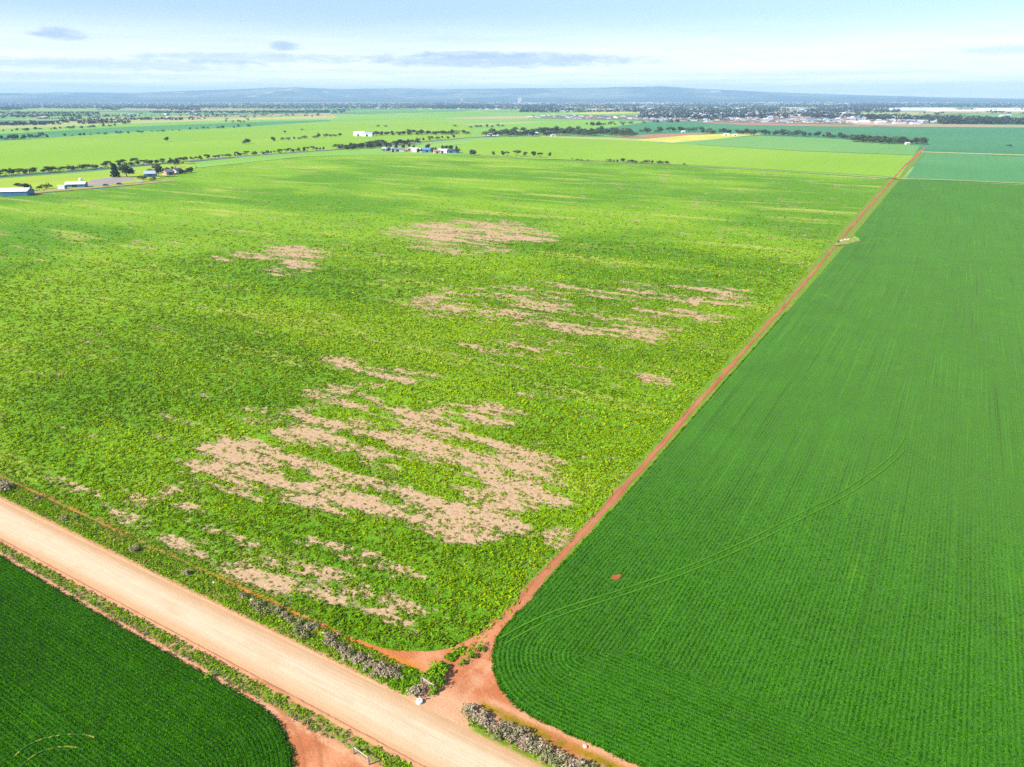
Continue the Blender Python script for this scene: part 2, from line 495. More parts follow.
# pale dusty margins where the track meets the road
cc = blend(cc, sand, seg_band(b, 52, 57 + wob, 1.2) * sstep(-60, -48, a) * (1 - sstep(-36, -30, a)) * .9)
cc = blend(cc, sand, seg_band(b, 53.0, 54.1 + wob * .3, .3) * .8)
cc = blend(cc, sand, seg_band(b, 44.5 + wob * .3, 46.8, .6) * .5)
# grassy verges either side
vN = seg_band(b, 54.0, 57.6 + wob * .3, .35) * (1 - sstep(-50, -47.5, a + wob)) ; vN2 = seg_band(b, 53, 55 + wob * .4, .4) * sstep(-37.5, -36, a)
vS = seg_band(b, eS + .95 + wob * .2, 45.9 + .2 * wob, .25)
cc = blend(cc, sand, seg_band(b, eS, eS + .9, .2) * (.25 + .6 * sstep(.35, .6, n2)))
for vv in (vN, vN2): cc = blend(cc, grn, vv * (.6 + .4 * sstep(.25, .5, n2)) * .9)
cc = blend(cc, grn, seg_band(b, 57.4, 59.6, .3) * sstep(-62, -80, a) * (.45 + .5 * sstep(.4, .55, n1)))
cc = blend(cc, dry, vS * .8); cc = blend(cc, grn, vS * sstep(.4, .6, n2) * .8)
# mossy, damp ditch line north of the road
dl = np.interp(a, [-210, -125, -110, -84, -65, -55, -48], [58.2, 58.1, 57.6, 58.0, 57.5, 57.2, 58.0]) + .15 * np.sin(a * .4)
wd = .22 + .40 * sstep(-90, -82, a) + .5 * sstep(-68, -55, a)
cc = blend(cc, orange, np.exp(-((b - dl) / wd) ** 2) * (1 - sstep(-49, -46, a)) * sstep(.4, .6, fbm(a * .35, b * .3, 4) + sstep(-85, -75, a) * .3))
cc = blend(cc, moss, np.exp(-((b - dl) / (wd * .6)) ** 2) * sstep(.45, .65, n1) * (1 - sstep(-52, -49, a)))
cc = blend(cc, moss, np.exp(-((b - 57.2) / .75) ** 2) * sstep(-38.8, -37, a) * sstep(.22, .42, n1 * .6 + n2 * .4))
cc = blend(cc, np.array(alb(128, 128, 20)), np.exp(-((b - 57.0) / .55) ** 2) * sstep(-38.8, -37, a) * sstep(.45, .6, n2) * .7)
fan = np.abs((a + 40.5) + (b - 55) * -.0) 
for (c0, c1, w_) in [(-44.6, -42.6, .5), (-41.4, -41.6, .5), (-38.6, -40.8, .6)]:
    ctr = c0 + (c1 - c0) * np.clip((b - 52) / 14, 0, 1) + .4 * np.sin(b * .5)
    cc = blend(cc, sand, np.exp(-((a - ctr) / w_) ** 2) * seg_band(b, 52, 66, 2) * .6 * sstep(.3, .6, n1 * .5 + n2 * .5))
cc = blend(cc, red2 * .8, np.exp(-(((a + 41.2) / 1.0) ** 2 + ((b - 58.2) / 1.6) ** 2)) * .7 * n2)
cc = blend(cc, sand, np.exp(-((b - 58.35) / .45) ** 2) * sstep(-39, -36, a) * .7)
# wheel ruts curving through the bare corner south of the road
rr = np.hypot(a + 62, b - 27); 
for r0 in (17.4, 19.2): cc = blend(cc, red2 * .75, np.exp(-((rr - r0) / .22) ** 2) * (a > -66) * .7)
V[:, 2] = .02 + (n2 - .5) * .05
V[:, 2] += .16 * np.exp(-((b - 46.3) / .22) ** 2) * (.5 + n2) + .10 * np.exp(-((b - 53.35) / .25) ** 2) * (n2 + .3) * (1 - seg_band(a, -50, -36, 1))
V[:, 2] -= .18 * np.exp(-((b - dl) / (wd)) ** 2) * (a < -50) * 0 
road_in = seg_band(b, 46.6, 53.1, .1); V[:, 2] = V[:, 2] * (1 - road_in) - .1 * road_in
far_sh = sstep(-205, -185, a)
tag(obj('roadside_ground', mesh_np('roadside_ground', V, Fc, M['soil'], {'col': cc}, True)), kind='structure')

# gravel road with a worn pale crown and loose red edges
xs = np.concatenate([-np.geomspace(200, 900, 20)[::-1], np.arange(-198, 80, .8), np.geomspace(81, 500, 12)]); ys = np.linspace(46.2, 53.5, 30)
V, Fc = grid(xs, ys, 0.0)
a, b = V[:, 0], V[:, 1]
sl = np.interp(a, [-900, -143, -28, 500], [.5, .5, -.6, -.6]) * .5
V[:, 1] += sl + (fbm(a * .2, b * .0 + 3, 2) - .5) * .35
w = (b - 49.85) / 3.65
V[:, 2] = .03 + .10 * (1 - w * w)
m = NT('pale_gravel'); p = m.pos(); sx = m.n('SeparateXYZ', {0: p})
acr = m.attr('w')
st = m.noise(p, (.09, 2.4, 1), 5, .65); st2 = m.noise(p, (.02, .9, 1), 3)
fn = m.noise(p, 5, 4, .7); mid = m.noise(p, .5, 4)
prof = m.math('ABSOLUTE', acr)
c = m.mix(m.ramp(m.math('ADD', prof, m.math('MULTIPLY', st2, .5)), .45, 1.2), alb(232, 210, 174), alb(218, 172, 124))
c = m.mix(m.math('MULTIPLY', m.ramp(st, .35, .7), .38), c, alb(222, 182, 144))
c = m.mix(m.math('MULTIPLY', m.ramp(m.noise(p, (.10, .35, 1), 5, .65), .52, .72), .35), c, alb(222, 170, 126))
f = m.math('ADD', .80, m.math('ADD', m.math('MULTIPLY', fn, .22), m.math('MULTIPLY', mid, .2)))
c = m.mix(1.0, c, m.vec(f, f, f), 'MULTIPLY')
m.pbsdf(c, .95, m.bump(m.math('ADD', fn, m.math('MULTIPLY', st, 1.0)), .05), .1)
tag(obj('gravel_road', mesh_np('gravel_road', V, Fc, m.mat, {'w': w}, True)), kind='structure')

# ------------------------------------------------------------------ red farm track
tb = np.concatenate([np.arange(64, 140, 1.0), np.arange(140, 400, 4), np.arange(400, 1320, 15)])
# boundaries measured at several places along the track
tc = np.interp(tb, [56, 62, 66, 84, 127, 191, 300, 402, 480, 770, 950, 1297], [-41.5, -41.5, -42.8, -43.3, -42.5, -42.2, -41.6, -41.6, -42, -41.5, -40.6, -34.5])
tw = np.interp(tb, [56, 62, 70, 90, 200, 402, 770, 1300], [3.2, 1.9, 1.1, .75, .55, .55, .9, 1.7])
tw = tw * (1 + 1.0 * (fbm(tb * .16, tb * 0, 6) - .5)); tc = tc + (fbm(tb * .05, tb * 0 + 5, 16) - .5) * 1.0
tcol = np.linspace(-1, 1, 9)
X = tc[:, None] + tw[:, None] * tcol[None]; Y = np.repeat(tb[:, None], 9, 1)
V = np.stack([X.ravel(), Y.ravel(), np.full(X.size, .055) + np.repeat(tb * .0002, 9)], 1)
i = np.arange(X.size).reshape(X.shape)
Fc = np.stack([i[:-1, :-1].ravel(), i[:-1, 1:].ravel(), i[1:, 1:].ravel(), i[1:, :-1].ravel()], 1)
nn = fbm(X.ravel() * .6, Y.ravel() * .12, 8)
cc = np.array(alb(176, 98, 62))[None] * (1 - nn[:, None]) + np.array(alb(222, 150, 108))[None] * nn[:, None]
fade_ = sstep(92, 66, Y.ravel())[:, None]
cc = cc * (1 - fade_) + fade_ * (np.array(alb(230, 158, 112))[None] * nn[:, None] + np.array(alb(205, 125, 80))[None] * (1 - nn[:, None]))
tt = np.tile(tcol, len(tb))
rut = np.exp(-((np.abs(tt) - .55) / .25) ** 2)
cc = cc * (1 - .22 * rut[:, None] * (1 - fade_))
tag(obj('farm_track', mesh_np('farm_track', V, Fc, M['soil'], {'col': cc}, True)), kind='structure')
# grassy verge strip beneath it
tv = np.stack([np.interp(tb, [56, 1300], [-45.4, -48]), np.interp(tb, [56, 70, 110, 160, 282, 411, 770, 1300], [-42, -41.7, -40.8, -40.3, -38.8, -37.4, -35.3, -29])], 1)
mb = MB()
m = NT('track_verge_weeds'); p = m.pos(); nz = m.noise(p, (.8, .25, 1), 5, .65)
c = m.mix(m.ramp(nz, .46, .68), alb(116, 160, 36), alb(186, 142, 84)); m.pbsdf(c, .95, m.bump(nz, .2), .1)
k0 = int(np.searchsorted(tb, 72))
V = np.concatenate([np.stack([tv[k0:, 0], tb[k0:], np.full(len(tb) - k0, .045)], 1), np.stack([tv[k0:, 1], tb[k0:], np.full(len(tb) - k0, .045)], 1)])
n = len(tb) - k0
Fc = np.stack([np.arange(n - 1), np.arange(n - 1) + n, np.arange(1, n) + n, np.arange(1, n)], 1)
tag(obj('track_verge', mesh_np('track_verge', V, Fc, m.mat)), kind='structure')
# side track at the far headland and branch across
def ribbon(name, px, wid, mat, z, kind='structure'):
    pts = np.array([G(*q) for q in px])
    d = np.gradient(pts, axis=0); d /= np.linalg.norm(d, axis=1, keepdims=True); nrm = np.stack([-d[:, 1], d[:, 0]], 1)
    wv = np.asarray(wid, float) * np.ones(len(pts))
    L, Rr = pts + nrm * wv[:, None] / 2, pts - nrm * wv[:, None] / 2
    n = len(pts); zz = np.full((n, 1), z)
    V = np.vstack([np.hstack([L, zz]), np.hstack([Rr, zz])])
    Fc = np.stack([np.arange(n - 1), np.arange(n - 1) + n, np.arange(1, n) + n, np.arange(1, n)], 1)
    return tag(obj(name, mesh_np(name, V, Fc, mat)), kind=kind)


track_m = field_mat('red_track_soil', alb(205, 150, 112), alb(200, 160, 120), .05, streak=.2, sheen=0)
track_g = field_mat('grassy_track', alb(190, 190, 115), alb(175, 185, 105), .05, streak=.2, sheen=0)
ribbon('cross_track', [(893, 179), (940, 180), (985, 182), (1030, 184.2), (1180, 192)], 7, track_g, Z + .1)
ribbon('cross_track', [(897, 179.2), (880, 177.8), (800, 172.6), (690, 165.8), (600, 161), (520, 158.4), (470, 155.5)], 3.5, track_g, Z + .1)
bear = NT('bare'); p = bear.pos(); nz = bear.noise(p, .5, 4); bear.pbsdf(bear.mix(bear.ramp(nz, .36, .56), alb(205, 165, 110), alb(128, 164, 44)), .9)
sheet('bare_notch', [(833, 246.5), (837, 242), (848, 238.5), (854, 239.2), (861, 241), (853, 243.2), (845, 245.2)], bear.mat, .40)

# ------------------------------------------------------------------ left paddock: thin pasture with bare scalds
# (centre px, half sizes px, strength)
BARE = [(262, 462, 78, 32, 1.0), (335, 438, 62, 26, .85), (455, 416, 62, 18, 1.0), (400, 440, 70, 30, .8), (505, 468, 52, 30, 1.05), (470, 515, 58, 24, 1.0),
        (540, 490, 45, 18, .8), (345, 492, 110, 22, .8), (345, 364, 34, 12, .8), (330, 395, 50, 16, .7), (300, 410, 60, 12, .55), (215, 390, 26, 8, .6), (410, 375, 60, 10, .5),
        (225, 545, 60, 24, .34), (330, 580, 70, 24, .34), (405, 606, 36, 16, .5), (280, 560, 60, 18, .3), (160, 500, 60, 20, .32), (250, 580, 50, 15, .38),
        (475, 234, 72, 15, 1.1), (425, 230, 40, 8, .7), (292, 252, 44, 8, .7), (290, 267, 34, 8, .95), (232, 258, 20, 4, .5),
        (560, 312, 92, 26, .66), (620, 322, 60, 18, .7), (700, 295, 44, 12, .66), (690, 312, 46, 10, .6), (540, 345, 70, 10, .4), (470, 300, 50, 18, .5), (600, 290, 120, 10, .5),
        (655, 380, 14, 12, .42), (560, 540, 16, 14, .7), (540, 568, 16, 12, .6)]
BW = []
for (x, y, hw, hh, s_) in BARE:
    c0 = np.array(G(x, y)); up_ = np.array(G(x, y - hh)); dn = np.array(G(x, y + hh))
    BW.append((c0, hw * mpp(y), np.linalg.norm(up_ - dn) / 2, s_))


def bare(a, b):
    v = np.full(np.shape(a), -1.0)
    X = a * cT + b * sT; Y = -a * sT + b * cT
    for c0, rx, ry, s_ in BW:
        cx, cy = c0[0] * cT + c0[1] * sT, -c0[0] * sT + c0[1] * cT
        d2 = ((X - cx) / rx) ** 2 + ((Y - cy) / ry) ** 2
        v = np.maximum(v, s_ * np.clip(1.25 - d2, -1, 1))
    st = fbm(a * .05, b * .30, 11, 4) - .5          # streaks run with the sowing rows
    cl = fbm(a * .22, b * .35, 21, 4) - .5
    fi = fbm(a * .55, b * 1.1, 22, 3) - .5
    return sstep(-.25, 1.1, np.where(v > 0, .62, 1.45) * v + .03 + st * 2.4 + cl * 1.2 + fi * 1.2)


def pad_b(a): return np.interp(a, [-150, -100, -76, -64, -56, -50], [59.0, 58.9, 58.6, 58.25, 58.5, 59.4]) + .2 * np.sin(a * .7) * np.sin(a * .23)


def pad_in(a, b):
    """signed distance inside the paddock near its rounded corner (positive inside)"""
    ra = np.interp(b, [60, 100, 400, 800], [-45, -43.9, -45.5, -45.5]); r = 10.0
    u, v = ra - a, b - pad_b(a)
    q = np.minimum(np.maximum(r - u, 0) ** 2 + np.maximum(r - v, 0) ** 2, 1e9)
    return np.where((u < r) & (v < r), r - np.sqrt(q), np.minimum(u, v))


xs = np.concatenate([-np.geomspace(420, 1150, 60)[::-1], np.arange(-410, -170, 2.2), np.arange(-170, -43, .7)])
ys = np.concatenate([np.arange(57.6, 240, .7), np.arange(240, 480, 2.0), np.geomspace(482, 860, 60)])
V, Fc = grid(xs, ys, .06)
a, b = V[:, 0].copy(), V[:, 1].copy()
pd = pad_in(a, b)
# draw the rounded corner cleanly: pull the outer ring of vertices on to the arc
ra_ = np.interp(b, [60, 100, 400, 800], [-45, -43.9, -45.5, -45.5]); cu, cv = ra_ - 10.0, pad_b(a) + 10.0
corner = (pd < 0) & (a > cu) & (b < cv)
L_ = np.hypot(a - cu, b - cv); V[:, 0] = np.where(corner, cu + (a - cu) / np.maximum(L_, .1) * 10, V[:, 0]); V[:, 1] = np.where(corner, cv + (b - cv) / np.maximum(L_, .1) * 10, V[:, 1])
V[:, 1] = np.where((pd < 0) & (a <= cu) & (b < pad_b(a)), pad_b(a), V[:, 1]); V[:, 0] = np.where((pd < 0) & (b >= cv) & (a > ra_), ra_, V[:, 0])
# far and left edges of the paddock follow the photographed boundary
topb = np.array([G(x, y) for x, y in [(-160, 208), (0, 196.5), (60, 191), (130, 186), (200, 178), (300, 160), (360, 154.2), (430, 153), (520, 158.2), (690, 165.8), (900, 179.3)]])
def edge_far(a, b):
    """True inside the far boundary"""
    x, y, d = to_px(a, b)
    return y > np.interp(x, [-160, 0, 60, 130, 200, 300, 360, 430, 520, 690, 900], [208, 196.5, 191, 186, 164, 155.2, 152.4, 153.4, 158.2, 165.8, 179.3])
keepv = (pd > -.9) & edge_far(a, b)
keep = keepv[Fc].all(1)
bv = bare(a, b)
lush = fbm(a * .012, b * .018, 31, 4); yb = fbm(a * .03, b * .05, 41, 4)
used = np.unique(Fc[keep]); remap = -np.ones(len(V), int); remap[used] = np.arange(len(used))
m = NT('thin_pasture'); p = m.pos()
ba = m.attr('bare'); lu = m.attr('lush')
n_f = m.noise(p, 1.3, 4, .65); n_s = m.noise(p, (.12, .7, 1), 4, .65); n_b = m.noise(p, (.02, .05, 1), 5, .6)
n_m = m.noise(p, .35, 4, .6)
g1 = m.mix(m.ramp(n_f, .35, .65), alb(92, 148, 12), alb(128, 184, 24))
g1 = m.mix(m.ramp(m.math('ADD', m.math('MULTIPLY', lu, .7), m.math('MULTIPLY', n_b, .4)), .45, .70), g1, alb(150, 196, 34))
n_w = m.noise(p, (.009, .06, 1), 5, .62)
n_d = m.noise(p, (.22, .45, 1), 5, .7)
g1 = m.mix(m.math('MULTIPLY', m.ramp(n_d, .50, .36), .45), g1, alb(78, 130, 14))
g1 = m.mix(m.math('MULTIPLY', m.ramp(n_s, .58, .74), .45), g1, alb(182, 205, 62))
g1 = m.mix(m.math('MULTIPLY', m.ramp(n_w, .53, .70), .75), g1, alb(204, 212, 92))
so1 = m.mix(m.ramp(n_f, .3, .7), alb(200, 162, 122), alb(224, 190, 150))
so1 = m.mix(m.math('MULTIPLY', m.ramp(m.noise(p, (.5, 2.2, 1), 5, .7), .52, .70), .55), so1, alb(160, 140, 72))
f = m.ramp(m.math('ADD', ba, m.math('MULTIPLY', m.math('SUBTRACT', m.math('ADD', m.math('MULTIPLY', n_m, .3), m.math('ADD', m.math('MULTIPLY', n_f, .4), m.math('MULTIPLY', m.noise(p, (.35, 1.8, 1), 4, .7), .3))), .5), 3.4)), .22, .78)
c = m.mix(f, g1, so1)
n_x = m.noise(p, 3.2, 3, .7)
m.pbsdf(c, .95, m.bump(m.math('MULTIPLY', m.math('ADD', n_f, n_x), m.math('SUBTRACT', 1.0, m.math('MULTIPLY', f, .72))), .4), .1)
PADM = m.mat
tag(obj('paddock_field', mesh_np('paddock_field', V[used], remap[Fc[keep]], PADM, {'bare': bv[used], 'lush': lush[used]}, True)), kind='structure')

# leafy plants of the paddock, standing on the sheet
def scatter(n, amin, amax, bmin, bmax):
    return rng.uniform(amin, amax, n), rng.uniform(bmin, bmax, n)


def in_frame(a, b, mx=90, my=60):
    x, y, d = to_px(a, b)
    return (x > -mx) & (x < 1024 + mx) & (y > 60) & (y < 767 + my)


PL = []
LIME = np.array(alb(174, 204, 12)); DEEP = np.array(alb(118, 158, 8)); YELG = np.array(alb(188, 206, 60)); OLIV = np.array(alb(135, 145, 45))
for (dmin, dmax, dens, s0, nq) in [(60, 150, 3.3, .38, 9), (150, 260, 2.0, .48, 7), (260, 380, .9, .66, 6), (380, 600, .5, .72, 5)]:
    ext = (-dmax, -43, 56, min(dmax, 850))
    n = int(dens * (ext[1] - ext[0]) * (ext[3] - ext[2]))
    a, b = scatter(n, *ext)
    d = np.hypot(a, b)
    k = (d >= dmin) & (d < dmax) & in_frame(a, b) & (pad_in(a, b) > .3)
    a, b = a[k], b[k]
    k = edge_far(a, b); a, b = a[k], b[k]
    bv = bare(a, b)
    wb = sstep(.15, .9, bv); pr = (1.0 - wb * (1 - .17 - .8 * sstep(.48, .58, fbm(a * .14, b * .8, 52, 3)))) * (1 - .97 * sstep(180, 560, np.hypot(a, b)))
    pr *= .6 + .4 * sstep(.32, .52, fbm(a * .08, b * .5, 51, 3))
    k = rng.random(len(a)) < pr; a, b, bv = a[k], b[k], bv[k]
    N = len(a)
    lu = fbm(a * .012, b * .018, 31, 4); nb = fbm(a * .05, b * .12, 61, 4); yb = fbm(a * .03, b * .05, 41, 4)
    t = np.clip(sstep(.35, .68, lu * .6 + nb * .4) + rng.normal(0, .22, N), 0, 1)[:, None]
    col = DEEP * (1 - t) + LIME * t
    yy = (rng.random(N) < .012 + .10 * sstep(.5, .66, yb) * (b > 110))[:, None]
    col = np.where(yy, YELG, col)
    oo = (rng.random(N) < .06 + .3 * bv)[:, None]; col = np.where(oo & ~yy, OLIV, col)
    rad = s0 * rng.uniform(.6, 1.35, N) * (1 - .32 * bv)
    Rd = np.stack([rad, rad * rng.uniform(.8, 1.2, N), rad * rng.uniform(.45, .75, N)], 1)
    C = np.stack([a, b, np.full(N, .06)], 1)
    PL.append(leaves(C, Rd, nq, rad * .82, col, rng, up=.5, low=.0))
V, Fc, cc = join(PL)
print('paddock leaves', len(Fc))
tag(obj('pasture_plants', mesh_np('pasture_plants', V, Fc, M['leaf'], {'col': cc})), kind='stuff')

# ------------------------------------------------------------------ drilled wheat fields
def wheat_mat(name, base, hi, gap, sheen, R_head, axis, spacing=.62, AMT=.5):
    m = NT(name); p = m.pos(); sx = m.n('SeparateXYZ', {0: p})
    sd = m.attr('sd'); along_a, along_b = sx.outputs[0], sx.outputs[1]
    u = m.attr('u')
    wobn = m.noise(p, .08, 2)
    head = m.math('LESS_THAN', sd, m.math('ADD', R_head, m.math('MULTIPLY', wobn, 3)))
    rc = m.math('ADD', m.math('MULTIPLY', sd, head), m.math('MULTIPLY', u, m.math('SUBTRACT', 1.0, head)))
    rcw = m.math('ADD', rc, m.math('MULTIPLY', m.noise(p, .9, 2), .12))
    row = m.math('SINE', m.math('MULTIPLY', rcw, 2 * PI / spacing))
    row = m.math('ADD', .5, m.math('MULTIPLY', row, .5))
    lng = m.math('MULTIPLY', m.math('ADD', along_a, along_b), .012)
    band = m.noise(m.vec(m.math('MULTIPLY', rc, .55), lng), 1, 3, .6)      # some drill runs stand thinner
    band2 = m.noise(m.vec(m.math('MULTIPLY', rc, 2.4), lng), 1, 2, .6)
    leaf = m.noise(p, 3.6, 4, .75); lf2 = m.noise(p, 7.0, 3, .7); pat = m.noise(p, .12, 4, .55); big = m.noise(p, (.03, .012, 1), 4)
    amt = m.math('MULTIPLY', m.ramp(m.math('ADD', m.math('MULTIPLY', band, .5), m.math('MULTIPLY', m.noise(p, .05, 3), .5)), .38, .62), AMT)
    c = m.mix(m.ramp(m.math('ADD', m.math('MULTIPLY', leaf, .6), m.math('MULTIPLY', lf2, .4)), .36, .64), base, hi)
    c = m.mix(m.math('MULTIPLY', m.ramp(lf2, .50, .36), .55), c, gap)
    amt = m.math('MULTIPLY', amt, m.math('ADD', .55, m.math('MULTIPLY', head, .6)))
    c = m.mix(m.math('MULTIPLY', m.math('SUBTRACT', 1.0, row), amt), c, gap)
    c = m.mix(m.math('MULTIPLY', m.ramp(band2, .58, .72), .62), c, gap)
    c = m.mix(m.math('MULTIPLY', m.ramp(band2, .40, .28), .5), c, tuple(np.array(hi) * 1.35))
    thin = m.noise(p, (.10, .045, 1), 5, .7)
    c = m.mix(m.math('MULTIPLY', m.ramp(thin, .60, .74), .35), c, tuple(np.array(hi) * np.array([1.9, 1.25, 1.5])))
    f = m.math('ADD', .70, m.math('ADD', m.math('MULTIPLY', pat, .3), m.math('MULTIPLY', big, .3)))
    c = m.mix(1.0, c, m.vec(f, f, f), 'MULTIPLY')
    h = m.math('ADD', m.math('MULTIPLY', row, m.math('ADD', .1, amt)), m.math('MULTIPLY', lf2, 1.3))
    m.pbsdf(c, .9, m.bump(h, .16), .0, sheen, (.85, 1, .5))
    return m.mat


def rounded_sd(u, v, r):
    q = np.hypot(np.maximum(r - u, 0), np.maximum(r - v, 0))
    return np.where((u < r) & (v < r), r - q, np.minimum(u, v))


def wheat_field(name, us, vs, r, world, mat, zt=.32):
    """grid in field coordinates (u, v >= 0), rounded corner at the origin, with a standing edge"""
    UV, Fc = grid(us, vs)
    u, v = UV[:, 0].copy(), UV[:, 1].copy()
    sd = rounded_sd(u, v, r)
    # pull outside vertices on to the arc
    out = sd < 0
    dx, dy = u - r, v - r; L = np.hypot(dx, dy)
    ok = (sd >= 0)
    keep = ok[Fc].any(1); Fc = Fc[keep]
    u = np.where(out, r + dx / np.maximum(L, 1e-6) * r, u); v = np.where(out, r + dy / np.maximum(L, 1e-6) * r, v)
    sd = np.maximum(sd, 0)
    used = np.unique(Fc); rm = -np.ones(len(u), int); rm[used] = np.arange(len(used))
    u, v, sd = u[used], v[used], sd[used]; Fc = rm[Fc]
    # standing edge
    X, Y = world(u, v)
    zz = zt * sstep(-.01, .02, sd) * np.ones(len(u))
    zz = np.where(sd < .02, .03, zt + (fbm(X * 1.2, Y * 1.2, 3, 2) - .5) * .1)
    V = np.stack([X, Y, zz], 1)
    return tag(obj(name, mesh_np(name, V, Fc, mat, {'sd': sd, 'u': u}, True)), kind='structure')


def wedge(b):  # left boundary of the big wheat field
    return np.interp(b, [58, 70, 110, 160, 282, 411, 770, 900], [-42.2, -42.0, -41.0, -40.5, -39.0, -37.6, -35.5, -35])


wm = wheat_mat('wheat_canopy', alb(40, 112, 3), alb(80, 158, 10), alb(24, 68, 1), .10, 16.0, 1, .62, .34)
us = np.concatenate([[0, .12], np.arange(.4, 60, .4), np.arange(60, 160, 2), np.geomspace(162, 900, 50)])
vs = np.concatenate([[0, .12], np.arange(.4, 60, .4), np.arange(60, 200, 2), np.geomspace(202, 718, 60)])
def wworld(u, v):
    b = 58.8 + v
    nt = np.clip(1 - np.abs(v - 366) / 12, 0, 1) * 6.0    # the notch where the crop stops short
    a = wedge(b) + u + nt * np.clip(1 - u / 7, 0, 1)
    return a, b
wheat_field('wheat_field', us, vs, 12.0, wworld, wm)
lm = wheat_mat('drilled_crop_canopy', alb(40, 98, 2), alb(76, 142, 5), alb(18, 48, 1), .03, 40.0, 0, .47, .42)
us = np.concatenate([[0, .12], np.arange(.3, 60, .3), np.arange(60, 200, 1.5)])
vs = np.concatenate([[0, .12], np.arange(.3, 45, .3)])
def lworld(u, v): return -46.0 - u, 43.1 + .5 * sstep(40, 90, u) * 1.2 - v
wheat_field('crop_field', us, vs, 16.0, lworld, lm)

# tractor wheel marks swinging through the wheat
mark = field_mat('flattened_wheat', alb(80, 148, 26), alb(100, 162, 34), .3, streak=.1)
arc = [(499, 641), (520, 629), (545, 617), (575, 606), (620, 592), (680, 571), (740, 545), (790, 520), (835, 497), (870, 474), (893, 455), (903, 441), (904, 434)]
def smooth_px(px, n=60):
    p_ = np.array(px, float); t = np.linspace(0, len(p_) - 1, n); i0 = np.clip(t.astype(int), 0, len(p_) - 2); f_ = (t - i0)[:, None]
    g = lambda k: p_[np.clip(i0 + k, 0, len(p_) - 1)]
    p0, p1, p2, p3 = g(-1), g(0), g(1), g(2)
    return .5 * (2 * p1 + (p2 - p0) * f_ + (2 * p0 - 5 * p1 + 4 * p2 - p3) * f_ ** 2 + (3 * p1 - p0 - 3 * p2 + p3) * f_ ** 3)
sp = smooth_px(arc)
ribbon('wheel_track', sp, .24, mark, .42)
ribbon('wheel_track', np.stack([sp[:, 0] + 6, sp[:, 1] + 5.0 - np.linspace(0, 3, len(sp))], 1)[:52], .24, mark, .42)
ym_ = NT('straw_patch'); p = ym_.pos(); ym_.pbsdf(ym_.mix(ym_.ramp(ym_.noise(p, 1.6, 4, .7), .47, .62), alb(40, 100, 8), alb(165, 160, 60)), .95); ym = ym_.mat
ribbon('wheel_track', smooth_px([(14, 760), (28, 748), (45, 741), (65, 737), (85, 737), (95, 740)], 30), .2, ym, .40)
ribbon('wheel_track', smooth_px([(20, 770), (36, 757), (52, 751), (70, 749), (84, 752)], 30), .2, ym, .40)
rs = field_mat('red_soil_spot', alb(196, 112, 70), alb(180, 100, 62), 1.5, streak=.1, sheen=0)
sheet('bare_soil', [(610.5, 581), (612, 577.6), (617, 577), (621.5, 576.4), (620, 580), (616, 582.6)], rs, .43)

# ------------------------------------------------------------------ verge weeds and grasses
def tufts(n, amin, amax, bmin, bmax, prob, colf, size, nq, z0=.02, hz=.8):
    a, b = scatter(n, amin, amax, bmin, bmax)
    k = (rng.random(n) < prob(a, b)) & in_frame(a, b, 120, 90); a, b = a[k], b[k]
    N = len(a); rad = size * rng.uniform(.6, 1.4, N)
    Rd = np.stack([rad, rad, rad * hz], 1); C = np.stack([a, b, np.full(N, z0)], 1)
    return leaves(C, Rd, nq, rad * .8, colf(a, b), rng, up=.5, low=0.)


